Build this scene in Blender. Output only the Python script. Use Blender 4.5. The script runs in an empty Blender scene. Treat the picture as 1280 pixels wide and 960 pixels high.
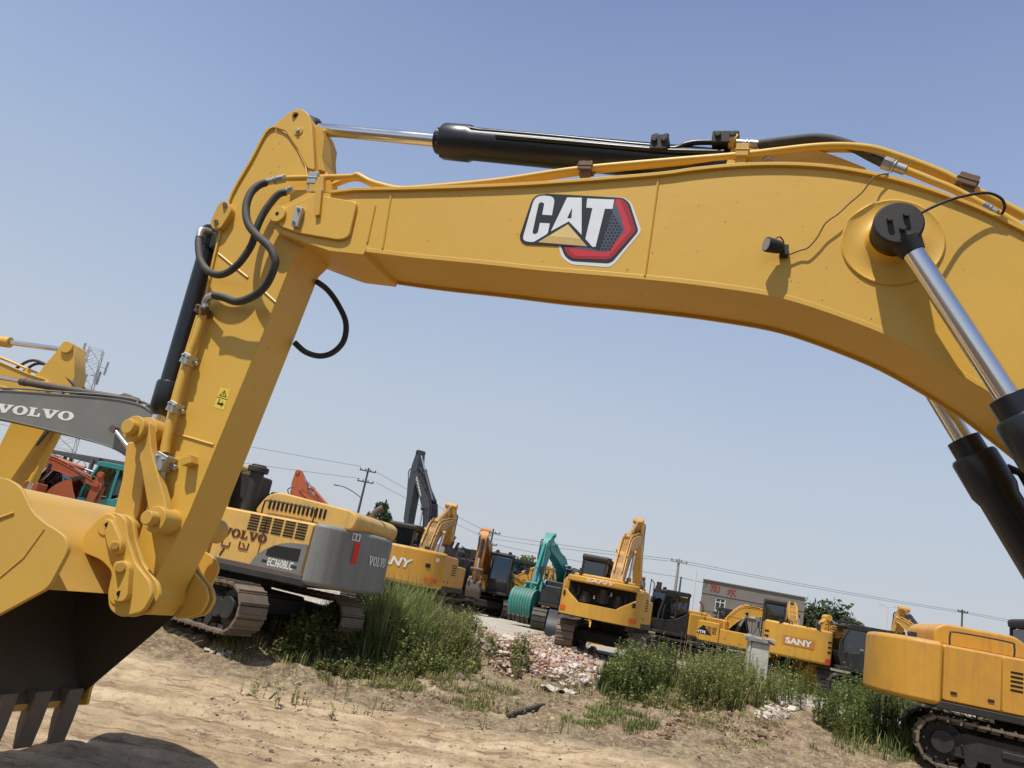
import bpy, math, random
from mathutils import Vector, Matrix, noise
random.seed(7)
R = math.radians
scene = bpy.context.scene
col = scene.collection

# ------------------------------------------------------------------ camera model (photo pixels 1280 x 960)
F = 960.0
ROLL = R(11.3)
PITCH = math.atan((737-480)*math.cos(ROLL)/F)
CAM = Vector((0, 0, 2.1))
fwd = Vector((0, math.cos(PITCH), math.sin(PITCH)))
up0 = Vector((0, -math.sin(PITCH), math.cos(PITCH)))
ex = Vector((1, 0, 0))
camr = ex*math.cos(ROLL) + up0*math.sin(ROLL)
camu = up0*math.cos(ROLL) - ex*math.sin(ROLL)
def ray(x, y):
    return fwd + camr*((x-640)/F) - camu*((y-480)/F)
def hit_plane(x, y, o, nrm):
    d = ray(x, y)
    return CAM + d*((o-CAM).dot(nrm)/d.dot(nrm))
def at_depth(x, y, dep):
    d = ray(x, y); return CAM + d*dep
def smooth(a, b, t):
    t = max(0, min(1, (t-a)/(b-a))); return t*t*(3-2*t)
def base_h(x, y):
    return .7*smooth(13.2, 21, y) + .28*math.exp(-((x+4.6)/2.6)**2-((y-16.2)/2.3)**2) + .22*smooth(9, 12, y)*math.exp(-((x-4.5)/3.2)**2)*(1-smooth(13, 17, y))
def on_ground(x, y):
    d = ray(x, y); z = .3
    for _ in range(30):
        P = CAM + d*((z-CAM.z)/d.z)
        z = .5*z + .5*base_h(P.x, P.y)
    return P

# ------------------------------------------------------------------ object helpers
def tag(o, label=None, cat=None, group=None, kind=None):
    if label: o['label'] = label
    if cat: o['category'] = cat
    if group: o['group'] = group
    if kind: o['kind'] = kind
    return o
def empty(name, loc=(0, 0, 0), rz=0, s=1):
    o = bpy.data.objects.new(name, None); col.objects.link(o)
    o.location = loc; o.rotation_euler = (0, 0, rz); o.scale = (s, s, s)
    o.empty_display_size = .2
    return o
def basis(o):
    return Matrix.LocRotScale(o.location, o.rotation_euler, o.scale)

def catmull(pts, n=8):
    out = []
    P = [Vector(p) for p in pts]
    for i in range(len(P)-1):
        p0 = P[max(i-1, 0)]; p1 = P[i]; p2 = P[i+1]; p3 = P[min(i+2, len(P)-1)]
        for k in range(n):
            t = k/n
            out.append(.5*((2*p1)+(p2-p0)*t+(2*p0-5*p1+4*p2-p3)*t*t+(3*p1-p0-3*p2+p3)*t**3))
    out.append(P[-1])
    return out
def rounded(poly, rad, n=4):
    out = []
    m = len(poly)
    for i in range(m):
        a = Vector(poly[i-1]); b = Vector(poly[i]); c = Vector(poly[(i+1) % m])
        r = rad[i] if isinstance(rad, (list, tuple)) else rad
        if r <= 0: out.append(tuple(b)); continue
        d1 = (a-b); d2 = (c-b)
        l = min(r, d1.length*.49, d2.length*.49)
        s = b+d1.normalized()*l; e = b+d2.normalized()*l
        for k in range(n+1):
            t = k/n
            out.append(tuple(s*(1-t)**2 + b*2*t*(1-t) + e*t*t))
    return out

class MB:
    def __init__(self, fn=None):
        self.v = []; self.f = []; self.m = []; self.fn = fn
    def add(self, vs, fs, mat=0):
        b = len(self.v)
        for p in vs:
            p = Vector(p)
            self.v.append(self.fn(p) if self.fn else p)
        for f in fs:
            self.f.append([i+b for i in f]); self.m.append(mat)
        return self
    def box(self, c, s, M=None, mat=0):
        vs = []
        for x in (-.5, .5):
            for y in (-.5, .5):
                for z in (-.5, .5):
                    p = Vector((x*s[0], y*s[1], z*s[2]))
                    if M: p = M @ p
                    vs.append(p+Vector(c))
        return self.add(vs, [(0,1,3,2),(4,6,7,5),(0,4,5,1),(2,3,7,6),(0,2,6,4),(1,5,7,3)], mat)
    def prism(self, A, B, mat=0, capA=True, capB=True):
        n = len(A)
        fs = [(i, (i+1) % n, n+(i+1) % n, n+i) for i in range(n)]
        if capA: fs.append(tuple(range(n))[::-1])
        if capB: fs.append(tuple(range(n, 2*n)))
        return self.add(list(A)+list(B), fs, mat)
    def ext(self, poly, y0, y1, mat=0):            # polygon in local x,z extruded along y
        return self.prism([(p[0], y0, p[1]) for p in poly], [(p[0], y1, p[1]) for p in poly], mat)
    def plan(self, poly, z0, z1, mat=0):           # polygon in x,y extruded along z
        return self.prism([(p[0], p[1], z0) for p in poly], [(p[0], p[1], z1) for p in poly], mat)
    def tube(self, pts, r, seg=8, mat=0, caps=True, flat=1):
        pts = [Vector(p) for p in pts]
        n = len(pts); vs = []; fs = []
        t = (pts[1]-pts[0]).normalized()
        a = t.cross(Vector((0, 0, 1)))
        if a.length < 1e-3: a = t.cross(Vector((1, 0, 0)))
        a.normalize()
        for i in range(n):
            t2 = (pts[min(i+1, n-1)]-pts[max(i-1, 0)])
            if t2.length > 1e-9: t2.normalize()
            else: t2 = t
            a = (a - t2*a.dot(t2))
            if a.length < 1e-6: a = t2.orthogonal()
            a.normalize(); b = t2.cross(a)
            rr = r[i] if isinstance(r, (list, tuple)) else r
            for k in range(seg):
                g = 2*math.pi*k/seg
                vs.append(pts[i]+a*(math.cos(g)*rr)+b*(math.sin(g)*rr*flat))
        for i in range(n-1):
            for k in range(seg):
                fs.append((i*seg+k, i*seg+(k+1) % seg, (i+1)*seg+(k+1) % seg, (i+1)*seg+k))
        if caps:
            fs.append(tuple(range(seg))[::-1]); fs.append(tuple(range((n-1)*seg, n*seg)))
        return self.add(vs, fs, mat)
    def cyl(self, p0, p1, r0, r1=None, seg=16, mat=0):
        return self.tube([p0, p1], [r0, r0 if r1 is None else r1], seg, mat)
    def build(self, name, mats, parent=None, bev=0, inv=None, ang=38, seg=2):
        me = bpy.data.meshes.new(name)
        me.from_pydata([tuple(p) for p in self.v], [], self.f)
        if not isinstance(mats, (list, tuple)): mats = [mats]
        for m in mats: me.materials.append(m)
        me.polygons.foreach_set('material_index', self.m)
        me.validate()
        import bmesh
        bm = bmesh.new(); bm.from_mesh(me)
        bmesh.ops.recalc_face_normals(bm, faces=bm.faces[:])
        bm.to_mesh(me); bm.free()
        me.shade_smooth()
        me.set_sharp_from_angle(angle=R(ang))
        o = bpy.data.objects.new(name, me); col.objects.link(o)
        if parent: o.parent = parent
        if inv: o.matrix_local = inv
        if bev:
            b = o.modifiers.new('bevel', 'BEVEL'); b.width = bev; b.segments = seg
            b.limit_method = 'ANGLE'; b.angle_limit = R(40); b.harden_normals = True
        return o

# ------------------------------------------------------------------ lettering (2D outlines -> mesh data)
def poly_fill(polys, ext=0):
    cu = bpy.data.curves.new('lettering', 'CURVE'); cu.dimensions = '2D'; cu.fill_mode = 'BOTH'; cu.extrude = ext
    for p in polys:
        s = cu.splines.new('POLY'); s.points.add(len(p)-1); s.use_cyclic_u = True
        for q, c in zip(s.points, p): q.co = (c[0], c[1], 0, 1)
    return curve_data(cu)
def curve_data(cu):
    o = bpy.data.objects.new('lettering', cu)
    me = o.to_mesh()
    vs = [v.co.copy() for v in me.vertices]; fs = [tuple(p.vertices) for p in me.polygons]
    o.to_mesh_clear(); bpy.data.objects.remove(o); bpy.data.curves.remove(cu)
    return vs, fs
def font_fill(text, shear=0, bold=0, sx=1):
    cu = bpy.data.curves.new('lettering', 'FONT'); cu.body = text; cu.fill_mode = 'BOTH'
    cu.shear = shear; cu.offset = bold
    vs, fs = curve_data(cu)
    x0 = min(v.x for v in vs); y0 = min(v.y for v in vs); h = max(v.y for v in vs)-y0
    return [Vector(((v.x-x0)/h*sx, (v.y-y0)/h, 0)) for v in vs], fs
def slab_word(word):
    V = [(0,1),(.66,1),(.66,.87),(.52,.87),(.72,.36),(.92,.87),(.78,.87),(.78,1),(1.32,1),(1.32,.87),(1.22,.87),(.84,0),(.52,0),(.12,.87),(0,.87)]
    L = [(0,1),(.64,1),(.64,.87),(.49,.87),(.49,.15),(.76,.15),(.84,.42),(.98,.42),(.98,0),(0,0),(0,.13),(.14,.13),(.14,.87),(0,.87)]
    polys = []; x = 0
    for ch in word:
        if ch == 'O':
            polys.append([(x+.6+.62*math.cos(a*.2618), .5+.53*math.sin(a*.2618)) for a in range(24)])
            polys.append([(x+.6+.25*math.cos(a*.2618), .5+.37*math.sin(a*.2618)) for a in range(24)]); x += 1.27
        elif ch == 'V': polys.append([(x+a, b) for a, b in V]); x += 1.34
        else: polys.append([(x+a, b) for a, b in L]); x += 1.06
    return poly_fill(polys)
def lettering(mb, data, o, xd, yd, h, mat=0):
    o = Vector(o); xd = Vector(xd); yd = Vector(yd)
    vs, fs = data
    mb.add([o+xd*(v.x*h)+yd*(v.y*h) for v in vs], fs, mat)
def stroke_word(mb, strokes, o, xd, yd, h, w, mat=0):   # brushed characters as flat ribbons
    o = Vector(o); xd = Vector(xd); yd = Vector(yd)
    k = 0
    for s in strokes:
        k += 1
        nn = xd.cross(yd)*(.0012*k)
        for a, b in zip(s[:-1], s[1:]):
            A = Vector(a); B = Vector(b); d = (B-A).normalized(); q = Vector((-d.y, d.x))*w*.5
            A = A-d*w*.3; B = B+d*w*.3
            mb.add([o+nn+xd*(p.x*h)+yd*(p.y*h) for p in (A+q, A-q, B-q*.8, B+q*.8)], [(0,1,2,3)], mat)

# ------------------------------------------------------------------ materials
def newmat(name):
    m = bpy.data.materials.new(name); m.use_nodes = True
    nt = m.node_tree; b = nt.nodes['Principled BSDF']
    return m, nt, b
def N(nt, t, **k):
    n = nt.nodes.new(t)
    for a, v in k.items():
        if a in n.inputs.keys(): n.inputs[a].default_value = v
        else: setattr(n, a, v)
    return n
def ramp(nt, fac, stops):
    r = nt.nodes.new('ShaderNodeValToRGB')
    e = r.color_ramp.elements
    e[0].position = stops[0][0]; e[0].color = stops[0][1]
    e[1].position = stops[-1][0]; e[1].color = stops[-1][1]
    for p, c in stops[1:-1]:
        q = e.new(p); q.color = c
    nt.links.new(fac, r.inputs[0]); return r
def mixc(nt, fac, a, b, blend='MIX'):
    m = nt.nodes.new('ShaderNodeMix'); m.data_type = 'RGBA'; m.blend_type = blend
    for s, v in ((m.inputs[0], fac), (m.inputs[6], a), (m.inputs[7], b)):
        if hasattr(v, 'is_output'): nt.links.new(v, s)
        else: s.default_value = v if not isinstance(v, tuple) else (v if len(v) == 4 else v+(1,))
    return m.outputs[2]
def C4(c, k=1): return (c[0]*k, c[1]*k, c[2]*k, 1)
def paint(name, c, rough=.4, dirt=.25, dirtc=(.2,.15,.1), metal=0, scale=1.2, bump=.02, streak=0, spec=.5, lo=.45, wav=0, dust=.3):
    m, nt, b = newmat(name)
    L = nt.links.new
    tc = N(nt, 'ShaderNodeTexCoord')
    n1 = N(nt, 'ShaderNodeTexNoise', Scale=scale, Detail=8.0, Roughness=.62)
    L(tc.outputs['Object'], n1.inputs['Vector'])
    r1 = ramp(nt, n1.outputs[0], [(lo, (0,0,0,1)), (.78, (1,1,1,1))])
    n2 = N(nt, 'ShaderNodeTexNoise', Scale=scale*22, Detail=5.0, Roughness=.7)
    L(tc.outputs['Object'], n2.inputs['Vector'])
    r2 = ramp(nt, n2.outputs[0], [(.6, (0,0,0,1)), (.78, (1,1,1,1))])
    vcol = mixc(nt, n2.outputs[0], C4(c, .93), C4(c, 1.06))
    mul = N(nt, 'ShaderNodeMath', operation='MULTIPLY'); mul.inputs[1].default_value = dirt
    L(r1.outputs[0], mul.inputs[0])
    cc = mixc(nt, mul.outputs[0], vcol, C4(dirtc))
    mul2 = N(nt, 'ShaderNodeMath', operation='MULTIPLY'); mul2.inputs[1].default_value = dirt*.8
    L(r2.outputs[0], mul2.inputs[0])
    cc = mixc(nt, mul2.outputs[0], cc, C4(dirtc, .6))
    if streak:
        mp = N(nt, 'ShaderNodeMapping'); mp.inputs['Scale'].default_value = (6, 6, .5)
        L(tc.outputs['Object'], mp.inputs[0])
        n3 = N(nt, 'ShaderNodeTexNoise', Scale=1.5, Detail=6.0); L(mp.outputs[0], n3.inputs['Vector'])
        r3 = ramp(nt, n3.outputs[0], [(.5, (0,0,0,1)), (.75, (1,1,1,1))])
        mul3 = N(nt, 'ShaderNodeMath', operation='MULTIPLY'); mul3.inputs[1].default_value = streak
        L(r3.outputs[0], mul3.inputs[0])
        cc = mixc(nt, mul3.outputs[0], cc, C4(dirtc, .8))
    if dust:
        ge = N(nt, 'ShaderNodeNewGeometry'); sz = N(nt, 'ShaderNodeSeparateXYZ'); L(ge.outputs['Normal'], sz.inputs[0])
        m1 = N(nt, 'ShaderNodeMapRange', interpolation_type='SMOOTHSTEP'); m1.inputs[1].default_value = .25; m1.inputs[2].default_value = 1.0; m1.inputs[4].default_value = dust; L(sz.outputs['Z'], m1.inputs[0])
        m2 = N(nt, 'ShaderNodeMath', operation='MULTIPLY'); L(m1.outputs[0], m2.inputs[0]); L(ramp(nt, n1.outputs[0], [(.3, (.25,.25,.25,1)), (.65, (1,1,1,1))]).outputs[0], m2.inputs[1])
        cc = mixc(nt, m2.outputs[0], cc, (.40,.33,.245,1))
    L(cc, b.inputs['Base Color'])
    mr = N(nt, 'ShaderNodeMapRange'); mr.inputs[3].default_value = rough-.06; mr.inputs[4].default_value = rough+.22
    L(n1.outputs[0], mr.inputs[0]); L(mr.outputs[0], b.inputs['Roughness'])
    b.inputs['Metallic'].default_value = metal
    b.inputs['Specular IOR Level'].default_value = spec
    if bump:
        bp = N(nt, 'ShaderNodeBump', Strength=bump*8); bp.inputs['Distance'].default_value = .01
        L(n2.outputs[0], bp.inputs['Height']); L(bp.outputs[0], b.inputs['Normal'])
        if wav:
            n4 = N(nt, 'ShaderNodeTexNoise', Scale=2.6, Detail=2.0); L(tc.outputs['Object'], n4.inputs['Vector'])
            b2 = N(nt, 'ShaderNodeBump', Strength=wav); b2.inputs['Distance'].default_value = .03
            L(n4.outputs[0], b2.inputs['Height']); L(bp.outputs[0], b2.inputs['Normal']); L(b2.outputs[0], b.inputs['Normal'])
            n5 = N(nt, 'ShaderNodeTexNoise', Scale=34.0, Detail=2.0); L(tc.outputs['Object'], n5.inputs['Vector'])
            cc = mixc(nt, ramp(nt, n5.outputs[0], [(.735, (0,0,0,1)), (.77, (.8,.8,.8,1))]).outputs[0], cc, (.16,.09,.04,1)); L(cc, b.inputs['Base Color'])
    return m
def flatm(name, c, rough=.5, metal=0, spec=.4):
    m, nt, b = newmat(name)
    tc = N(nt, 'ShaderNodeTexCoord'); n = N(nt, 'ShaderNodeTexNoise', Scale=9.0, Detail=5.0)
    nt.links.new(tc.outputs['Object'], n.inputs['Vector'])
    nt.links.new(mixc(nt, n.outputs[0], C4(c, .88), C4(c, 1.1)), b.inputs['Base Color'])
    b.inputs['Roughness'].default_value = rough; b.inputs['Metallic'].default_value = metal
    b.inputs['Specular IOR Level'].default_value = spec
    return m
def glassm(name, tint=(.33,.37,.38), mixf=.25):
    m, nt, b = newmat(name)
    nt.nodes.remove(b)
    out = nt.nodes['Material Output']
    t = N(nt, 'ShaderNodeBsdfTransparent'); t.inputs[0].default_value = C4(tint)
    g = N(nt, 'ShaderNodeBsdfGlossy'); g.inputs['Roughness'].default_value = .06; g.inputs[0].default_value = (.85,.9,.95,1)
    fr = N(nt, 'ShaderNodeFresnel', IOR=1.5)
    mr = N(nt, 'ShaderNodeMapRange'); mr.inputs[1].default_value = 0; mr.inputs[2].default_value = 1
    mr.inputs[3].default_value = mixf*.3; mr.inputs[4].default_value = 1
    nt.links.new(fr.outputs[0], mr.inputs[0])
    mx = N(nt, 'ShaderNodeMixShader')
    nt.links.new(mr.outputs[0], mx.inputs[0]); nt.links.new(t.outputs[0], mx.inputs[1]); nt.links.new(g.outputs[0], mx.inputs[2])
    nt.links.new(mx.outputs[0], out.inputs[0])
    return m
M = {}
M['cy'] = paint('fresh yellow paint', (.71,.415,.058), .36, .12, (.38,.23,.08), scale=1.1, bump=.006, lo=.44, wav=.12)
M['cy_link'] = paint('yellow cast paint', (.62,.36,.052), .45, .25, (.25,.15,.05), scale=3, bump=.02)
M['blk'] = paint('black cylinder paint', (.013,.016,.021), .25, .2, (.05,.045,.04), scale=2, bump=.004, dust=.07)
M['blkm'] = paint('matt black steel', (.018,.018,.019), .55, .4, (.09,.075,.055), scale=3, dust=.14)
M['chrome'] = paint('polished rod', (.78,.78,.78), .12, .15, (.5,.45,.38), metal=1, scale=3, bump=0, dust=0)
M['steel'] = paint('zinc fitting', (.5,.5,.47), .35, .3, (.2,.18,.15), metal=.8, scale=9)
M['hose'] = paint('dusty rubber hose', (.045,.042,.038), .6, .6, (.14,.12,.095), scale=6, bump=.03)
M['brown'] = paint('brown clamp paint', (.16,.085,.04), .5, .4, (.1,.06,.03), scale=6)
M['rubber'] = paint('black rubber', (.02,.02,.021), .6, .4, (.1,.09,.07), scale=5)
M['glass'] = glassm('cab glass')
M['dark'] = paint('dark chassis', (.02,.019,.018), .6, .5, (.09,.07,.05), scale=2, dust=.12)
M['track'] = paint('worn track steel', (.15,.115,.085), .55, .7, (.27,.19,.125), scale=3, bump=.05)
M['trackd'] = paint('dark track steel', (.05,.045,.04), .55, .6, (.16,.125,.09), scale=3, bump=.05)
M['red'] = flatm('red reflector', (.62,.03,.02), .3)
M['redsticker'] = flatm('orange red sticker', (.72,.11,.02), .45)
M['white'] = flatm('white lettering', (.75,.75,.72), .5)
M['black'] = flatm('black lettering', (.015,.015,.015), .5)
M['navy'] = flatm('charcoal print', (.018,.022,.026), .4)
M['slot'] = flatm('louvre shadow', (.008,.008,.008), .9)
M['lens'] = flatm('lamp lens', (.3,.3,.3), .15, spec=.8)
M['cy_link2'] = paint('yellow bucket paint', (.64,.375,.06), .42, .16, (.34,.19,.05), scale=2, bump=.008)
M['vy'] = paint('faded yellow paint', (.66,.405,.10), .5, .5, (.30,.2,.11), scale=2, streak=.35, dust=.2)
M['vg'] = paint('weathered grey paint', (.165,.17,.16), .55, .6, (.25,.22,.18), scale=1.6, streak=.3)
M['vg2'] = paint('scuffed grey counterweight', (.205,.21,.195), .5, .5, (.10,.105,.10), scale=1.2, streak=.35)
M['sy'] = paint('orange yellow paint', (.62,.31,.035), .42, .42, (.30,.17,.07), scale=2.2, streak=.35)
M['sy2'] = paint('clear orange yellow paint', (.66,.345,.04), .4, .32, (.34,.2,.08), scale=2.2, streak=.28)
M['ry'] = paint('rusty yellow paint', (.52,.30,.07), .55, .8, (.2,.1,.05), scale=2.5, streak=.5)
M['oy'] = paint('deep orange paint', (.55,.21,.03), .45, .4, (.25,.12,.05), scale=2)
M['teal'] = paint('teal paint', (.03,.32,.29), .4, .3, (.15,.2,.18), scale=2, streak=.2)
M['teald'] = paint('worn teal paint', (.035,.23,.19), .5, .6, (.14,.18,.15), scale=2.5, streak=.5)
M['redx'] = paint('orange red paint', (.44,.10,.035), .5, .5, (.2,.1,.06), scale=2)
M['gx'] = paint('charcoal grey paint', (.020,.023,.028), .42, .4, (.07,.065,.06), scale=2, streak=.25, dust=.1)
M['by'] = M['sy']
M['rust'] = paint('brown rusty steel', (.10,.075,.06), .6, .7, (.16,.1,.07), scale=3)
M['rustred'] = flatm('dark maroon lettering', (.09,.025,.015), .6)
M['bucket_shade'] = paint('shade darkened bucket inside', (.075,.055,.035), .8, .6, (.05,.038,.025), scale=3, bump=.05)  # shade inside the bucket, put into the base colour
# ------------------------------------------------------------------ generic crawler excavator, x forward, y left, z up
BOOM = [(0,0,.05),(.12,.055,.062),(.25,.115,.07),(.36,.15,.073),(.42,.158,.072),(.52,.14,.066),(.65,.105,.056),(.8,.062,.046),(.93,.018,.036),(1,0,.03)]
def rot2(a, c=(0,0)):
    return lambda p: (c[0]+p[0]*math.cos(a)-p[1]*math.sin(a), c[1]+p[0]*math.sin(a)+p[1]*math.cos(a))
def ring(c, r, n=16): return [(c[0]+r*math.cos(2*math.pi*k/n), c[1]+r*math.sin(2*math.pi*k/n)) for k in range(n)]

def track_pair(root, yaw, mt, length=4.2, gauge=1.2, w=.6, detail=True):
    rw = .40; zc = .45; hl = length/2-.45
    rm = Matrix.Rotation(yaw, 3, 'Z')
    fn = lambda p: rm @ p
    for sgn in (1, -1):
        yc = gauge*sgn
        mb = MB(fn)
        per = 4*hl + 2*math.pi*rw
        n = 44
        for k in range(n):
            s = per*k/n
            if s < 2*hl: c = (-hl+s, zc+rw); a = 0
            elif s < 2*hl+math.pi*rw:
                g = (s-2*hl)/rw; c = (hl+rw*math.sin(g), zc+rw*math.cos(g)); a = -g
            elif s < 4*hl+math.pi*rw: c = (hl-(s-2*hl-math.pi*rw), zc-rw); a = math.pi
            else:
                g = (s-4*hl-math.pi*rw)/rw; c = (-hl-rw*math.sin(g), zc-rw*math.cos(g)); a = math.pi-g
            Mx = Matrix.Rotation(-a, 3, 'Y')
            if a == 0 and abs(c[0]) < hl*.8: c = (c[0], c[1]-.03*(1-(c[0]/hl)**2))
            nrm = Mx @ Vector((0, 0, 1))
            ctr = Vector((c[0], yc, c[1]))
            mb.box(ctr, (per/n*.94, w, .045), Mx)
            mb.box(ctr+nrm*.033+Mx @ Vector((.055, 0, 0)), (.028, w*.985, .036), Mx)
            mb.box(ctr-nrm*.05, (per/n*.7, w*.28, .07), Mx)
        t = mb.build('track', mt, root)
        f = MB(fn)
        f.ext(rounded([(-hl+.1,.24),(hl-.25,.24),(hl-.1,.42),(hl-.3,.62),(-hl+.3,.66),(-hl,.5)], .08), yc-.19, yc+.19)
        f.box((hl*.1, yc+.2*sgn, .45), (hl*1.1, .05, .12))
        f.build('track_frame', M['dark'], t, bev=.02)
        for nm, cx in (('idler', hl), ('sprocket', -hl)):
            g = MB(fn); g.ext(ring((cx, zc), rw-.06, 20), yc-.1, yc+.1); g.ext(ring((cx, zc), .19, 16), yc-.24, yc+.24)
            if nm == 'sprocket':
                for q in range(10):
                    a = q*.628; g.cyl((cx+.3*math.cos(a), yc-.26, zc+.3*math.sin(a)), (cx+.3*math.cos(a), yc+.26, zc+.3*math.sin(a)), .025, seg=6)
            g.build(nm, M['dark'], t, bev=.015)
        if detail:
            for q in range(7):
                x = -hl+.45+q*(2*hl-.9)/6
                g = MB(fn); g.ext(ring((x, .22), .1, 10), yc-.2, yc+.2); g.build('roller', M['dark'], t)
    c = MB(fn)
    c.plan(rounded([(-1,-1),(1,-1),(1,1),(-1,1)], .35), .45, .72)
    for sx in (1, -1):
        c.box((sx*.95, 0, .5), (.4, 2.0, .3))
    c.cyl((0,0,.7), (0,0,1.0), .62, .62, 24)
    c.build('carbody', M['dark'], root, bev=.03)

def cab_parts(root, mf, open_view=True, y0=.38, y1=1.32, x0=.05, x1=1.72, z0=1.12, H=2.92):
    prof = [(x0, z0), (x1-.12, z0), (x1, z0+.35), (x1-.02, z0+.8), (x1-.28, H-.08), (x0+.02, H-.04)]
    mb = MB()
    t = .07
    # lower skirt, roof, pillars
    mb.ext([(x0, z0), (x1-.12, z0), (x1, z0+.35), (x1, z0+.5), (x1-.5, z0+.5), (x0+.62, z0+.62), (x0, z0+.95)], y1-t, y1)
    mb.ext([(x0, z0), (x1-.12, z0), (x1, z0+.35), (x1, z0+.5), (x0, z0+.7)], y0, y0+t)
    mb.ext([(x1-.12-t, z0), (x1-.12, z0), (x1, z0+.35), (x1-.005, z0+.5), (x1-t, z0+.5)], y0+t, y1-t)
    mb.ext([(x0, z0), (x0+t, z0), (x0+t, z0+.95), (x0, z0+.95)], y0+t, y1-t)
    mb.ext(rounded([(x0-.02, H-.14), (x1-.27, H-.16), (x1-.22, H-.06), (x1-.34, H+.02), (x0+.05, H+.05), (x0-.04, H)], .05), y0-.015, y1+.015)
    for y in (y0+.001, y1-.071):
        mb.ext([(x1, z0+.5), (x1-.02, z0+.8), (x1-.28, H-.15), (x1-.36, H-.15), (x1-.11, z0+.8), (x1-.09, z0+.5)], y, y+.07)
        mb.ext([(x0+.001, z0+.95), (x0+.11, z0+.95), (x0+.11, H-.13), (x0+.001, H-.13)], y, y+.07)
        mb.ext([(x0+.66, z0+.6), (x0+.75, z0+.57), (x0+.75, H-.14), (x0+.66, H-.14)], y, y+.07)
    mb.box(((x0+x1)/2, (y0+y1)/2, z0+.03), (x1-x0-.25, y1-y0-.16, .05))
    c = mb.build('cab', mf, root, bev=.02)
    g = MB(); g.ext([(x0+.77, z0+.5), (x1-.13, z0+.5), (x1-.13, z0+.8), (x1-.37, H-.17), (x0+.77, H-.17)], y1-.04, y1-.03); g.build('window', M['glass'], c)
    g = MB(); g.ext([(x0+.12, z0+.96), (x0+.64, z0+.75), (x0+.64, H-.17), (x0+.12, H-.17)], y1-.04, y1-.03); g.build('window', M['glass'], c)
    g = MB(); g.ext([(x0+.12, z0+.7), (x1-.12, z0+.52), (x1-.13, z0+.8), (x1-.37, H-.17), (x0+.12, H-.17)], y0+.03, y0+.04); g.build('window', M['glass'], c)
    g = MB(); g.ext([(x1-.01, z0+.5), (x1-.03, z0+.8), (x1-.29, H-.16), (x1-.30, H-.16), (x1-.04, z0+.8), (x1-.02, z0+.5)], y0+.08, y1-.08); g.build('windscreen', M['glass'], c)
    g = MB(); g.ext([(x0+.03, z0+.96), (x0+.04, z0+.96), (x0+.04, H-.17), (x0+.03, H-.17)], y0+.08, y1-.08); g.build('window', M['glass'], c)
    s = MB(); ym = (y0+y1)/2
    s.box((x0+.6, ym, z0+.42), (.5, .5, .16)); s.ext(rounded([(x0+.3, z0+.45), (x0+.45, z0+.45), (x0+.38, z0+1.25), (x0+.24, z0+1.25)], .05), ym-.24, ym+.24)
    s.box((x0+.55, ym, z0+.2), (.4, .4, .3))
    s.build('seat', M['rubber'], c, bev=.03)
    s = MB(); s.tube([(x1-.2, y1+.06, z0+.5), (x1-.22, y1+.08, z0+1.0), (x1-.3, y1+.06, z0+1.15)], .016, 6); s.build('handrail', M['blkm'], c)
    return c

def cylinder_pair(root, a, b, r, mb_mat, rod_mat, ys, frac=.55, name='boom_cylinder', y_w=None):
    a = Vector((a[0], 0, a[1])); b = Vector((b[0], 0, b[1])); m = a.lerp(b, frac)
    for y in ys:
        o = Vector((0, y, 0))
        c = MB(); c.tube([a+o, m+o-(b-a).normalized()*.16], r, 14); c.cyl(m+o-(b-a).normalized()*.16, m+o, r*1.13, seg=14)
        c.cyl(a+o-Vector((0, r*.9, 0)), a+o+Vector((0, r*.9, 0)), r*1.0, seg=12)
        k = c.build(name, mb_mat, root)
        d = MB(); d.cyl(m+o, b+o, r*.55, seg=12); d.build('rod', rod_mat, k)
        d = MB(); d.cyl(b+o-Vector((0, r*.8, 0)), b+o+Vector((0, r*.8, 0)), r*.95, seg=12); d.build('rod_eye', mb_mat, k)

def bucket_parts(root, A, psi, bs, width, mat, teeth=5, ribs=False):
    ca, sa = math.cos(psi), math.sin(psi)
    def mp(p, q): return (A[0]+bs*(q*ca+p*sa), A[1]+bs*(q*sa-p*ca))
    outer = [(-.06,-.2),(-.05,.1),(-.02,.42),(.12,.56),(.4,.78),(.75,.86),(1.05,.74),(1.28,.42),(1.38,.02)]
    outer = [tuple(v[:2]) for v in catmull([(a, b, 0) for a, b in outer], 4)]
    inner = [(p+(.55-p)*.05, q+(.1-q)*.05) for p, q in outer]
    poly = [mp(*p) for p in outer]+[mp(*p) for p in inner[::-1]]
    hw = width/2
    mb = MB(); mb.ext(poly, -hw, hw)
    mouth = [(1.38,.02),(1.0,-.02),(.5,-.12),(.1,-.26),(-.06,-.2)]
    side = [mp(*p) for p in outer+mouth[1:-1]]
    for y in (-hw-.02, hw-.01): mb.ext(side, y, y+.03)
    if ribs:
        for k in range(7):
            y = -hw+.12+(width-.24)*k/6
            st = [(p+(p-.55)*.03, q+(q-.1)*.035) for p, q in outer[10:]]
            mb.ext([mp(*p) for p in st]+[mp(*p) for p in outer[10:][::-1]], y-.025, y+.025)
    for y in (-.28, .22):
        mb.ext([mp(*p) for p in rounded([(-.16,-.1),(.1,-.1),(.3,.6),(-.1,.66),(-.16,.5)], .08)], y, y+.06)
    b = mb.build('bucket', mat, root, bev=.008)
    for k in range(teeth):
        y = -hw+.07+(width-.14)*k/(teeth-1)
        t = MB(); q0 = [mp(1.33,.06), mp(1.44,.06), mp(1.47,-.26), mp(1.44,-.27)]
        t.ext(q0, y-.055, y+.055); t.build('tooth', M['trackd'], b, bev=.01)
    return b

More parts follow.
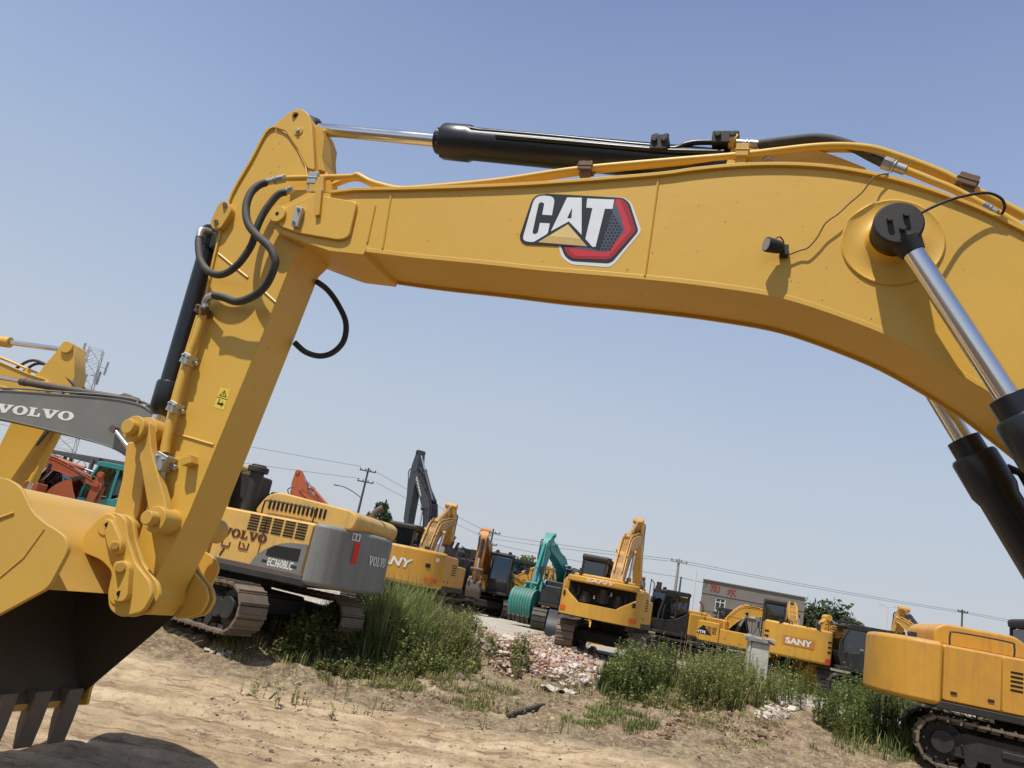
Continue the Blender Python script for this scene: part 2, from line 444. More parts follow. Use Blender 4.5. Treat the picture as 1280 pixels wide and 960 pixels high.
def arms(root, S, foot, T, E, psi, mb_, ma, mk, mcyl, depth=1.0, bend=1.0, bw=.42, aw=.36, link=True, side_text=None, bucket=1.15, bwid=1.2, ribs=False, hosem=None):
    fx, fz = foot
    Lb = math.hypot(T[0]-fx, T[1]-fz); ang = math.atan2(T[1]-fz, T[0]-fx); g = rot2(ang, foot)
    BM = [(t, h*bend, d*depth) for t, h, d in BOOM]
    top = [g((t*Lb, (h+d)*Lb)) for t, h, d in BM]; bot = [g((t*Lb, (h-d)*Lb)) for t, h, d in BM]
    cr = lambda P: [tuple(v[:2]) for v in catmull([(a, b, 0) for a, b in P], 4)]
    tp, bt = cr(top), cr(bot)
    endc = [g((Lb*1.012, .02*Lb*depth)), g((Lb*1.018, 0)), g((Lb*1.012, -.02*Lb*depth))]
    b = MB(); b.ext(tp+endc+bt[::-1], -bw/2, bw/2)
    def off(P, k): return [(p[0]+k[0], p[1]+k[1]) for p in P]
    nu = (-math.sin(ang)*.03, math.cos(ang)*.03)
    b.ext(tp+off(tp, (-nu[0], -nu[1]))[::-1], -bw/2-.02, bw/2+.02)
    b.ext(bt+off(bt, nu)[::-1], -bw/2-.02, bw/2+.02)
    bx = g((.46*Lb, (.155*bend+.075*depth)*Lb))
    bb = g((.42*Lb, (.150*bend+.068*depth)*Lb)); b2 = g((.52*Lb, (.132*bend+.06*depth)*Lb))
    for y in (-.14, .1): b.ext([bb, (bx[0]-.1, bx[1]+.1), (bx[0]+.1, bx[1]+.12), b2], y, y+.05)
    boom = b.build('boom', mb_, root, bev=.008)
    # pipes on the boom
    for y in (-bw*.36, bw*.36):
        p = MB(); P = [g((t*Lb, (h+d)*Lb+.07)) for t, h, d in BM[1:-1]]
        p.tube(catmull([(a, y, c) for a, c in P], 4), .024, 6)
        for a, c in P[1::2]: p.box((a, y, c-.03), (.06, .09, .09))
        p.build('pipe', hosem or mb_, boom)
    # arm
    dx, dz = E[0]-T[0], E[1]-T[1]; La = math.hypot(dx, dz); aa = math.atan2(dz, dx); ga = rot2(aa, T)
    prof = [(-.27,-.035),(-.285,0),(-.265,.035),(-.12,.12),(-.02,.145),(.06,.14),(.95,.045),(1.02,.03),(1.035,0),(1.02,-.028),(.95,-.03),(.1,-.085),(0,-.085),(-.12,-.07)]
    a = MB(); a.ext([ga((p*La, q*La)) for p, q in prof], -aw/2, aw/2)
    for p in ((0, 0), (-.25, 0), (1, 0)):
        a.ext(ring(ga((p[0]*La, p[1]*La)), .11, 14), -aw/2-.05, aw/2+.05)
    arm = a.build('arm', ma, root, bev=.01)
    p = MB(); p.tube([(*ga((.05*La, .15*La)), 0)[:1]+(aw*.42,)+(ga((.05*La, .15*La))[1],), (ga((.6*La, .105*La))[0], aw*.42, ga((.6*La, .105*La))[1])], .022, 6)
    p.build('pipe', ma, arm)
    cylinder_pair(root, bx, ga((-.25*La, 0)), .085, mcyl, M['chrome'], (0,), .62, 'arm_cylinder')
    hp = MB()
    q1 = g((.95*Lb, .1*Lb)); q2 = ga((.1*La, .16*La)); q3 = ga((.3*La, .12*La))
    for y in (-.1, .1):
        hp = MB(); hp.tube(catmull([(g((.88*Lb, .075*Lb))[0], y, g((.88*Lb, .075*Lb))[1]), (q1[0], y, q1[1]), (ga((-.06*La, .17*La))[0], y*1.8, ga((-.06*La, .17*La))[1]), (q2[0], y*1.7, q2[1]), (q3[0], y*1.6, q3[1])], 6), .026, 7); hp.build('hose', M['hose'], boom)
    cm = g((.43*Lb, .135*bend*Lb)); cylinder_pair(root, (foot[0]+.55, foot[1]-.42), cm, .085, mcyl, M['chrome'], (-bw/2-.12, bw/2+.12), .56)
    D = ga((.78*La, .17*La)); cylinder_pair(root, ga((.02*La, .155*La)), D, .07, mcyl, M['chrome'], (0,), .62, 'bucket_cylinder')
    if link:
        A = E; B = (A[0]+bucket*.42*math.cos(psi), A[1]+bucket*.42*math.sin(psi))
        Cp = ga((.86*La, 0))
        l = MB()
        for y in (-aw/2-.07, aw/2+.02):
            l.tube([(Cp[0], y+.025, Cp[1]), (D[0], y+.025, D[1])], .06, 8, flat=.5)
        l.tube([(D[0], 0, D[1]), (B[0], 0, B[1])], .085, 8)
        l.cyl((D[0], -aw/2-.1, D[1]), (D[0], aw/2+.1, D[1]), .07)
        l.build('linkage', mk, root)
        bucket_parts(root, E, psi, bucket, bwid, mk, ribs=ribs)
    return boom, g, Lb, ang

def exc(label, pos, heading, s=1, body='by', cw=None, cabm='blkm', armc=None, boomc=None, bk=None, T=None, E=None, psi=None, tyaw=0, trk='trackd', foot=(.15, 1.75), depth=1., hood=True, hoodm=None, cyl='blk', arms_on=True, group='excavators parked on the yard', bucket=1.15, ribs=False, detail=True, counter='round', cabon=True, slots=True, bend=1.0, cwd=.95, bwid=1.2, sy=1.0, cabH=2.92):
    pos = Vector(pos)
    root = empty('excavator', pos, heading, s); root.scale = (s, s*sy, s)
    tag(root, label, 'excavator', group)
    bm_, cwm = M[body], M[cw or body]
    track_pair(root, tyaw, M[trk], detail=detail)
    d = MB(); d.plan(rounded([(-2.1,-1.36),(1.6,-1.36),(1.6,-.45),(1.2,-.4),(1.2,.4),(1.75,.42),(1.75,1.36),(-2.1,1.36)], .1), 1.0, 1.13)
    d.box((.2, 0, 1.3), (1.0, .7, .4))
    for y in (-.3, .24): d.ext([(-.4,1.13),(.9,1.13),(.35,1.98),(-.02,1.98)], y, y+.06)
    d.build('deck', M['dark'], root, bev=.02)
    h = MB()
    h.box((-1.02, 0, 1.62), (1.96, 2.62, .98)); h.box((.78, -.9, 1.5), (1.6, .86, .74))
    h.build('house', bm_, root, bev=.05)
    for sgn in (1, -1):
        for k, (xa, xb) in enumerate(((-1.97, -1.04), (-1.02, -.06))):
            p = MB(); y = sgn*1.315
            p.ext(rounded([(xa, 1.16), (xb, 1.16), (xb, 2.08), (xa, 2.08)], .04), y-.025, y+.025)
            dd = p.build('side_door', bm_, root, bev=.012)
            if slots and k == (0 if sgn > 0 else 1):
                l = MB()
                for r_ in range(5):
                    for c_ in range(3):
                        l.box((xa+.22+c_*.25, y+sgn*.026, 1.55+r_*.075), (.2, .008, .035))
                l.build('louvre', M['slot'], dd)
        if not cabon: continue
    if hood:
        q = MB(); q.ext(rounded([(-2.0, 2.1), (-2.02, 2.38), (-1.85, 2.5), (-.65, 2.5), (-.4, 2.35), (-.36, 2.1)], .08), -.85, .85)
        hd = q.build('engine_hood', M[hoodm] if hoodm else bm_, root, bev=.07, seg=3)
        e = MB(); e.tube(catmull([(-.9, -.62, 2.45), (-.9, -.62, 2.75), (-.98, -.62, 2.92), (-1.1, -.62, 3.0)], 5), .06, 10)
        e.build('exhaust_pipe', M['brown'], root)
    # counterweight
    pl = [(-1.985, -1.38)]+[(-1.985-cwd*math.cos(a)**.8 if abs(a) < 1.57 else -1.985, 1.38*math.sin(a)) for a in [(-80+160*k/16)*math.pi/180 for k in range(17)]]+[(-1.985, 1.38)]
    c = MB()
    if counter == 'open':
        c.plan(pl, 1.04, 1.42); c.plan([(x, y) for x, y in pl if y < -1.12], 1.42, 2.0); c.plan([(x, y) for x, y in pl if y > 1.12], 1.42, 2.0)
        for sg in (1, -1):
            gs = []
            for k in range(9):
                a_ = sg*R(28+4.2*k); gs.append((-1.985-(cwd-.004)*math.cos(a_)**.8, 1.376*math.sin(a_), 1.415+.34*(k/8)**.8))
            c.prism([(x, y, 1.40) for x, y, z in gs]+[(x+.07, y*.96, 1.40) for x, y, z in gs[::-1]], gs+[(x+.07, y*.96, z) for x, y, z in gs[::-1]])
    else: c.plan(pl, 1.04, 2.14)
    root_cw = c.build('counterweight', cwm, root, bev=.03 if counter == 'open' else .09, seg=3)
    if cabon: cab_parts(root, M[cabm], H=cabH)
    hr = MB(); hr.tube([(1.5, -1.28, 1.86), (1.5, -1.28, 2.5), (.3, -1.28, 2.55), (.3, -1.28, 2.1)], .018, 6); hr.build('handrail', M['blkm'], root)
    mr = MB(); mr.tube([(1.55, -1.3, 1.86), (1.75, -1.42, 2.3)], .014, 6); mr.box((1.77, -1.44, 2.42), (.05, .2, .32)); mr.build('mirror', M['blkm'], root)
    for sgn in (1, -1):
        for xa in (-1.8, -1.2): q = MB(); q.box((xa, sgn*1.345, 1.3), (.1, .02, .05)); q.build('latch', M['blkm'], root)
        q = MB(); q.tube(catmull([(-1.85,sgn*1.2,2.1),(-1.85,sgn*1.2,2.3),(-1.75,sgn*1.2,2.36),(-.9,sgn*1.2,2.36),(-.8,sgn*1.2,2.3),(-.8,sgn*1.2,2.1)], 4), .016, 6); q.build('handrail', M['blkm'], root)
        q = MB(); q.box((-2.35, sgn*.75, 2.19), (.1,.16,.1)); q.build('rear_lamp', M['blkm'], root)
        q = MB()
        for k in range(2): q.tube([(-2.3-.1*k, sgn*.35-.06, 2.12), (-2.3-.1*k, sgn*.35-.04, 2.22), (-2.3-.1*k, sgn*.35+.04, 2.22), (-2.3-.1*k, sgn*.35+.06, 2.12)], .018, 6)
        q.build('lifting_lug', M['blkm'], root)
    if cabon:
        for y in (.55, 1.15): q = MB(); q.box((1.42,y,cabH+.05), (.08,.16,.12)); q.build('work_lamp', M['blkm'], root)
        q = MB(); q.box((.95,1.335,1.78), (.14,.03,.04)); q.build('door_handle', M['steel'], root)
    res = [root, root_cw]
    if arms_on:
        fd = Vector((math.cos(heading), math.sin(heading), 0)); sd = Vector((-fd.y, fd.x, 0))
        def loc(p):
            if len(p) == 3:
                P = hit_plane(p[1], p[2], pos, sd)-pos
                return (P.dot(fd)/s, P.z/s)
            return p
        T, E = loc(T), loc(E)
        ad = math.atan2(E[1]-T[1], E[0]-T[0])
        ps = ad+R(80) if psi is None else R(psi)
        bo, g, Lb, ang = arms(root, s, foot, T, E, ps, M[boomc or body], M[armc or boomc or body], M[bk or armc or body], M[cyl], depth, bend, bwid=bwid, bucket=bucket, ribs=ribs)
        res += [bo, g, Lb, ang]
    return res
def put_word(parent, name, data, o, xd, yd, h, mat):
    mb = MB(); lettering(mb, data, o, xd, yd, h); return mb.build(name, mat, parent)
# ------------------------------------------------------------------ the near excavator: its boom stands in one vertical plane (normal NB away from the camera)
_d = ray(940, 797); NB = Vector((_d.x, _d.y, 0)).normalized()
UB = Vector((NB.y, -NB.x, 0)); OB = CAM+ray(725, 290)*5.6
def B3(a, z, off=0): return Vector((OB.x, OB.y, 0))+UB*a+Vector((0, 0, z))+NB*off
def BP(x, y, off=0): return hit_plane(x, y, OB+NB*off, NB)
def inplane(P): return ((P-OB).dot(UB), P.z)
SUN = (-NB+Vector((0, 0, 2.4))-UB*.52).normalized()
s_ = 1.3
heading_near = math.atan2(-UB.y, -UB.x)
near, near_cw = exc('large bright yellow excavator whose boom and arm span the whole foreground', B3(5.95, 0, .31), heading_near, s_, 'cy', 'navy', arms_on=False, tyaw=0, group=None)
NI = basis(near).inverted()
def nb(mb, name, mats, parent=None, bev=0, ang=38):
    if parent is None: return mb.build(name, mats, near, bev, NI, ang)
    return mb.build(name, mats, parent, bev, None, ang)
def pxprism(mb, poly, o0, o1, mat=0, ref=None):
    ref = o0 if ref is None else ref
    P = [BP(x, y, ref) for x, y in poly]
    return mb.prism([p+NB*(o0-ref) for p in P], [p+NB*(o1-ref) for p in P], mat)
def c2(pts, n=6): return [(v.x, v.y) for v in catmull([(a, b, 0) for a, b in pts], n)]
BW = .62
# --- boom: outlines in plane metres from photographed points, then continued to the boom foot on the machine
nose = [(454,318.5),(412,314),(372,300),(347,290),(341,280),(341,270),(346,261),(356,255.5),(384,240.5),(414,241.5),(445,238)]
topc = [(475,237.5),(520,236.8),(620,233.5),(700,229),(820,219.5),(870,213),(924,208),(980,206.7),(1032,209.5),(1081,217),(1128,228),(1175,243),(1228,264),(1280,290)]
botc = [(458,311.5),(520,319),(600,326.5),(680,335),(760,341.5),(840,349),(894,355.5),(957,365),(1002,376),(1062,396.5),(1119,419.5),(1175,449),(1215,473),(1246,493)]
toW = lambda P: [inplane(BP(x, y)) for x, y in P]
topw = c2(toW(topc)+[(3.4,4.42),(4.2,3.75),(5.0,3.0),(5.6,2.45)], 5)
botw = c2(toW(botc)+[(3.1,3.38),(3.8,2.78),(4.6,2.2),(5.2,1.85)], 5)
nosew = toW(nose)
foot = [(5.85,2.25),(5.9,2.05),(5.75,1.85),(5.5,1.78)]
def wext(mb, poly, o0, o1, mat=0): return mb.prism([B3(a, z, o0) for a, z in poly], [B3(a, z, o1) for a, z in poly], mat)
mb = MB()
body = nosew[::-1] if False else nosew
outline = botw[::-1]+nosew+topw+foot
wext(mb, outline, 0, BW)
dn = lambda P, k: [(a, z-k) for a, z in P]
boom = nb(mb, 'boom', M['cy'], bev=.006, ang=30)
mb = MB(); full = toW([(414,241.5),(445,238)])+topw
wext(mb, [(a, z+.012) for a, z in full]+dn(full, .016)[::-1], -.028, BW+.028)
nb(mb, 'top_flange', M['cy'], boom, .004)
mb = MB()
for o in (-.004, BW-.016): wext(mb, [(a, z+.012) for a, z in botw]+dn(botw, .026)[::-1], o, o+.02)
nb(mb, 'edge_lip', M['cy'], boom, .004)
# nose reinforcement plates, weld seams
mb = MB()
np_ = rounded([(351,262),(392,243),(446,252),(436,296),(424,300),(372,291),(345,281)], [6,3,5,14,10,4,8])
pxprism(mb, np_, -.03, 0, ref=-.03); nb(mb, 'nose_plate', M['cy'], boom, .008)
mb = MB(); pxprism(mb, np_, BW, BW+.03, ref=0); nb(mb, 'nose_plate', M['cy'], boom, .008)
def weld(mb, pts, off, r=.006, n=10): mb.tube([BP(x, y, off) for x, y in pts], r, 6, flat=.9)
for P in ([(489,243),(478,311)], [(823,224),(806,345)], [(469,257),(459,303)]): mb = MB(); weld(mb, P, -.002, .010); nb(mb, 'weld_seam', M['cy'], boom)
# round cylinder boss
ctr = inplane(BP(1115, 303))
mb = MB()
prof = [(.305, 0), (.304, .010), (.297, .015), (.288, .013), (.28, .009), (.19, .011), (.165, .022), (.15, .05), (.145, .09)]
vs = []; seg = 48
for r_, h_ in prof:
    for k in range(seg):
        g = 2*math.pi*k/seg; vs.append(B3(ctr[0]+r_*math.cos(g), ctr[1]+r_*math.sin(g), -h_))
fs = [(i*seg+k, i*seg+(k+1) % seg, (i+1)*seg+(k+1) % seg, (i+1)*seg+k) for i in range(len(prof)-1) for k in range(seg)]
mb.add(vs, fs)
fw = mb; 
nb(mb, 'cylinder_boss', M['cy'], boom)
# nose pin
mb = MB(); p0 = inplane(BP(351, 271))
mb.cyl(B3(*p0, -.055), B3(*p0, BW+.055), .075, seg=20); mb.cyl(B3(*p0, -.06), B3(*p0, -.05), .018, seg=8, mat=1)
nb(mb, 'nose_pin', [M['cy'], M['slot']], boom, .006)
mb = MB(); pxprism(mb, [(370,257),(378,259),(371,283),(363,281)], -.075, -.035); nb(mb, 'lock_plate', M['steel'], boom, .004)
for x, y in ((373,262),(367,278)): mb = MB(); mb.cyl(BP(x, y, -.09), BP(x, y, -.07), .014, seg=6); nb(mb, 'lock_bolt', M['steel'], boom)
# top bracket ears for the arm cylinder, at the crown
mb = MB()
for o in (.17, .41):
    wext(mb, [inplane(BP(x, y, .2)) for x, y in rounded([(905,216),(915,186),(935,176),(958,184),(1010,186),(1050,200),(1085,214)], 6)], o, o+.04)
nb(mb, 'cylinder_bracket', M['cy'], boom, .006)
# --- hydraulic lines on top of the boom
def line(name, pts, off, r, mat, parent, n=7, seg=10, corr=0):
    P = catmull([BP(p[0], p[1], p[2] if len(p) > 2 else off) for p in pts], n)
    if corr:
        Q = []; 
        L = sum((b-a).length for a, b in zip(P[:-1], P[1:])); cnt = int(L/.009); 
        acc = [0]
        for a, b in zip(P[:-1], P[1:]): acc.append(acc[-1]+(b-a).length)
        j = 0
        for i in range(cnt+1):
            d = L*i/cnt
            while j < len(P)-2 and acc[j+1] < d: j += 1
            t = (d-acc[j])/max(1e-9, acc[j+1]-acc[j]); Q.append(P[j].lerp(P[j+1], min(1, t)))
        mb = MB(); mb.tube(Q, [r*(1 if i % 2 else 1-corr) for i in range(len(Q))], seg)
    else:
        mb = MB(); mb.tube(P, r, seg)
    return nb(mb, name, mat, parent, 0, 60)
pipeA = [(360,223),(398,222),(438,221),(447,219),(462,227),(478,232),(497,236),(520,235.5),(620,226.5),(720,212),(840,201),(924,194),(1023,183),(1080,184),(1119,194),(1175,215),(1212,234),(1280,269)]
line('hydraulic_pipe', pipeA+[(1360,318),(1460,400)], .05, .026, M['cy'], boom)
pipeB = [(368,238),(398,233),(425,222),(447,217),(470,226),(500,234),(540,232),(640,222),(730,209),(840,198),(924,190),(1010,181),(1080,182),(1125,194),(1180,215),(1280,266)]
line('hydraulic_pipe', [(x, y+6) for x, y in pipeB], .19, .026, M['cy'], boom)
pipeC = [(1128,211),(1160,224),(1190,236),(1215,249),(1250,268),(1285,290),(1380,352)]
line('hydraulic_pipe', pipeC, .02, .026, M['cy'], boom)
line('hydraulic_hose', [(948,181),(985,176),(1025,173),(1060,181),(1090,196),(1112,207)], .12, .036, M['hose'], boom)
line('hydraulic_hose', [(958,194),(985,191),(1010,194),(1030,201),(1052,212)], .32, .034, M['hose'], boom)
def fitting(name, a, b, r, mat, parent, off=.05, hexa=True):
    mb = MB(); A, B_ = BP(*a, off), BP(*b, off)
    mb.cyl(A, A.lerp(B_, .4), r, seg=6); mb.cyl(A.lerp(B_, .4), B_, r*.8, seg=12); mb.cyl(A.lerp(B_, .47), A.lerp(B_, .53), r*1.05, seg=12)
    return nb(mb, name, mat, parent, .002)
fitting('hose_fitting', (948,181), (920,178), .032, M['steel'], boom, .12)
fitting('hose_fitting', (1104,203), (1132,213), .044, M['steel'], boom, .02)
fitting('hose_fitting', (1228,257), (1246,266), .032, M['steel'], boom, .0)
def clamp(px, py, off, w, h, mat, parent, bolts=2, tilt=0, dz=.0):
    c = BP(px, py, off); mb = MB()
    Mx = Matrix((UB, NB, Vector((0, 0, 1)))).transposed() @ Matrix.Rotation(tilt, 3, 'Y')
    mb.box(c, (w, .11, h), Mx)
    mb.box(c-Vector((0, 0, h*.75)), (w*.7, .07, h*.8), Mx)
    mb.box(c, (w*1.12, .12, .012), Mx)
    for k in range(bolts):
        q = c+Mx @ Vector(((k-(bolts-1)/2)*w*.55, 0, h*.5)); mb.cyl(q, q+Mx @ Vector((0, 0, .03)), .016, seg=6)
    return nb(mb, 'pipe_clamp', mat, parent, .005)
clamp(733, 211, .07, .11, .07, M['brown'], boom)
clamp(928, 192, .07, .09, .10, M['cy_link'], boom, 1)
clamp(1208, 229, .06, .12, .08, M['brown'], boom, 2, .35)
clamp(394, 226, .05, .09, .11, M['steel'], boom, 1)
mb = MB(); pxprism(mb, [(393,236),(402,236),(399,268),(393,270)], -.06, -.02); pxprism(mb, [(386,222),(404,220),(404,238),(386,240)], .0, .05)
nb(mb, 'clamp_bracket', M['cy_link'], boom, .005)
mb = MB(); pxprism(mb, [(408,214),(414,232),(413,242),(398,243),(398,226)], .12, .16); nb(mb, 'guard_plate', M['cy'], boom, .005)
# crown bracket nut and manifold
mb = MB(); mb.cyl(BP(960,199,.1), BP(960,203,.1), .045, seg=6); nb(mb, 'bolt_head', M['steel'], boom)
# work light on the boom side with its lead
mb = MB(); 
mb.box(BP(980,314,-.03), (.055, .06, .075), Matrix((UB, NB, Vector((0, 0, 1)))).transposed()); mb.tube([BP(978,311,-.05), BP(972,308,-.10)], .018, 8)
lamp = nb(mb, 'work_light', M['blkm'], boom, .004)
c0 = BP(970, 308, -.09); dl = (-UB*.8-NB*.55+Vector((0, 0, -.1))).normalized()
mb = MB(); mb.tube([c0+dl*-.05, c0+dl*-.02, c0+dl*.05, c0+dl*.075], [.028, .044, .05, .05], 18); nb(mb, 'lamp_housing', M['rubber'], lamp, .004)
mb = MB(); mb.cyl(c0+dl*.074, c0+dl*.078, .042, seg=18); nb(mb, 'lens', M['lens'], lamp)
line('lead', [(987,318,-.03),(1000,313,-.03),(1010,309.5,-.035),(1022,296,-.04),(1032,279,-.05),(1048,267,-.05),(1062,254,-.05),(1078,240,-.06),(1090,224,-.07),(1098,219,-.05),(1111,217,-.03)], 0, .005, M['brown'], lamp)
line('lead', [(967,300,-.11),(974,296,-.10),(979,301,-.07),(980,308,-.05)], 0, .005, M['brown'], lamp)
# grease line from the boss cap
line('grease_line', [(1146,269,-.2),(1170,257,-.17),(1197,247,-.12),(1231,241,-.09),(1250,247,-.08),(1256,258,-.06),(1252,268,-.03)], 0, .009, M['rubber'], boom)
# logo printed on the boom
def dec(mb, poly, lay, mat): mb.add([BP(x, y, -.0012*lay) for x, y in poly], [tuple(range(len(poly)))], mat)
zx = lambda P: [(640+x/7.111, 230+y/7.109) for x, y in P]
mb = MB()
hexo = zx(rounded([(300,95),(990,118),(1060,160),(1148,410),(1130,445),(905,715),(860,740),(520,715),(440,650),(410,540),(300,500)], [0,20,40,30,20,40,20,40,30,10,0]))
dec(mb, hexo, 1.5, 0)
hexi = zx(rounded([(300,85),(985,122),(1045,165),(1122,408),(1108,438),(893,690),(850,705),(525,685),(470,640),(430,545),(300,500)], [0,20,35,25,20,35,20,35,25,8,0])); dec(mb, hexi, 2.5, 1)
redr = zx(rounded([(905,130),(975,133),(1022,165),(1102,408),(1090,430),(880,665),(835,672),(540,662),(488,625),(462,560),(700,560)], [0,15,30,20,15,30,15,25,20,4,0])); dec(mb, redr, 3.5, 2)
redl = zx([(905,130),(965,145),(1060,405),(1050,425),(860,640),(830,645),(560,640),(520,600),(505,575),(700,560)]); dec(mb, redl, 4, 6)
ins = zx([(890,180),(935,185),(1000,405),(995,425),(840,603),(690,590),(540,566),(690,540)]); dec(mb, ins, 4.6, 3)
for r_ in range(13):
    for c_ in range(8):
        hx = 770+c_*33+(16 if r_ % 2 else 0)-max(0, 0); hy = 230+r_*29
        if hx > 760+ (530-hy)*.0 and hx < 985-abs(hy-415)*.45-10 and hx > 900-(hy-200)*.36 and hy < 590-(hx-800)*.75+ 70:
            dec(mb, zx([(hx+13*math.cos(a*1.0472+.52), hy+13*math.sin(a*1.0472+.52)) for a in range(6)]), 5.2, 1)
blk = zx(rounded([(195,85),(925,125),(780,585),(660,560),(105,532),(62,480)], [90,10,30,0,80,60])); dec(mb, blk, 5.6, 1)
def holes(polys, lay, mat):
    vs, fs = poly_fill([[(x, -y) for x, y in zx(p)] for p in polys]); mb.add([BP(v.x, -v.y, -.0012*lay) for v in vs], fs, mat)
Cg = rounded([(205,98),(385,110),(355,278),(268,272),(288,170),(258,160),(238,172),(182,430),(190,444),(215,446),(232,425),(248,345),(336,350),(318,440),(190,517),(88,505)], [80,60,3,3,26,26,20,22,10,26,14,3,3,20,20,75], 5)
dec(mb, zx(Cg), 6.4, 4)
holes([[(490,118),(620,122),(618,450),(505,332),(345,420)], [(535,208),(528,306),(490,304)]], 6.4, 4)
holes([[(668,128),(910,138),(893,222),(826,220),(742,558),(715,558),(652,488),(715,214),(660,210)]], 6.4, 4)
dec(mb, zx([(497,358),(668,553),(230,517)]), 6.4, 5)
dec(mb, zx([(497,358),(612,490),(330,463)]), 6.9, 7)
nb(mb, 'logo_decal', [M['white'], M['navy'], flatm('logo red', (.36,.03,.04), .35), flatm('logo slate', (.09,.11,.15), .4), flatm('logo white', (.8,.82,.82), .4), flatm('logo gold', (.62,.42,.15), .4), flatm('logo bright red', (.62,.045,.055), .35), flatm('logo pale gold', (.78,.58,.22), .4)], boom)

# --- stick (arm)
A0, A1 = .11, .51
st = [(370,136.5),(377,137),(384,142),(388,152),(389,175),(392,209),(399,235),(402,262),(394,296),(367,322),(330,414),(270,560),(235,645),(189,733),(185,752),(172,768),(150,766),(139,748),(150,722),(165,700),(180,650),(193,590),(202,555),(230,475),(256,380),(264,338),(277,284),(290,242),(314,200),(332,167),(347,152),(358,144)]
mb = MB(); pxprism(mb, rounded(st, 3, 3), A0, A1); stick = nb(mb, 'arm', M['cy'], bev=.006)
# raised border plates at the head of the stick and the ears that hold the cylinder rod
mb = MB()
pxprism(mb, rounded([(370,135.5),(378,136),(386,143),(390,160),(393,212),(384,210),(372,186),(356,163),(343,159),(349,151),(358,143)], 3), A0-.022, A0, ref=A0-.022)
pxprism(mb, rounded([(370,135.5),(378,136),(386,143),(390,160),(393,212),(384,210),(372,186),(356,163),(343,159),(349,151),(358,143)], 3), A1, A1+.022, ref=A0)
nb(mb, 'head_plate', M['cy'], stick, .006)
mb = MB(); q = inplane(BP(375,166,A0)); mb.cyl(B3(*q, A0-.03), B3(*q, A1+.03), .045, seg=18); mb.cyl(B3(*q, A0-.05), B3(*q, A0-.03), .02, seg=6, mat=1)
nb(mb, 'head_pin', [M['cy_link'], M['steel']], stick, .004)
mb = MB(); mb.cyl(BP(370,145,A0-.026), BP(370,145,A0-.02), .02, seg=10, mat=1); mb.cyl(BP(370,145,A0-.024), BP(370,145,A0), .035, seg=14)
nb(mb, 'grease_port', [M['cy'], M['slot']], stick)
mb = MB(); pxprism(mb, [(393,155),(401,158),(405,172),(402,196),(406,214),(398,212),(392,200)], .2, .44, ref=.2); nb(mb, 'rod_eye_housing', M['cy_link'], stick, .005)
for P, o_ in (([(273,317),(290,331),(310,347)], .001), ([(322,357),(345,378)], .001), ([(216,541),(240,548),(267,556)], .001), ([(349,161),(362,170),(372,186),(382,207),(384,222)], .006)):
    mb = MB(); weld(mb, P, A0-o_, .011); nb(mb, 'weld_seam', M['cy'], stick)
# flanged rim along the outer edge
mb = MB(); rim = [(343,159),(332,166),(314,200),(290,242),(277,284),(264,338),(256,380)]
pxprism(mb, c2(rim, 3)+[(x+2.2, y+1.2) for x, y in c2(rim, 3)][::-1], A0-.02, A1+.02, ref=A0); nb(mb, 'edge_lip', M['cy'], stick, .003)
# flag plate for the bucket cylinder pin
mb = MB(); pxprism(mb, rounded([(285,252),(290,262),(276,285),(266,287),(262,279),(272,256),(279,250)], 5), A0-.06, A0+.02, ref=A0-.06); f_ = nb(mb, 'pin_flag', M['cy_link'], stick, .006)
for x, y in ((281,256),(270,277)): mb = MB(); mb.cyl(BP(x, y, A0-.08), BP(x, y, A0-.055), .022, seg=6); nb(mb, 'pin_bolt', M['steel'], f_)
# warning sticker
mb = MB(); wq = [(275.5,484),(288,487),(279.5,512.5),(267,509)]
def W(u, v): 
    a = (wq[0][0]*(1-u)+wq[1][0]*u, wq[0][1]*(1-u)+wq[1][1]*u); b = (wq[3][0]*(1-u)+wq[2][0]*u, wq[3][1]*(1-u)+wq[2][1]*u)
    return (a[0]*(1-v)+b[0]*v, a[1]*(1-v)+b[1]*v)
def wd(P, lay, m): mb.add([BP(*W(u, v), A0-.001*lay) for u, v in P], [tuple(range(len(P)))], m)
wd([(0,0),(1,0),(1,1),(0,1)], 1.5, 0); wd([(.5,.08),(.88,.4),(.12,.4)], 2.5, 1); wd([(.5,.16),(.74,.36),(.26,.36)], 3.5, 0); wd([(.46,.2),(.54,.2),(.53,.33),(.47,.33)], 4.5, 1)
wd([(.0,.47),(1,.47),(1,.5),(0,.5)], 2.5, 1); wd([(.2,.72),(.6,.72),(.6,.62),(.85,.76),(.6,.9),(.6,.82),(.2,.82)], 2.5, 1); wd([(.25,.55),(.35,.55),(.35,.7),(.25,.7)], 2.5, 1)
nb(mb, 'warning_sticker', [flatm('sticker yellow', (.82,.6,.06), .4), M['black']], stick)
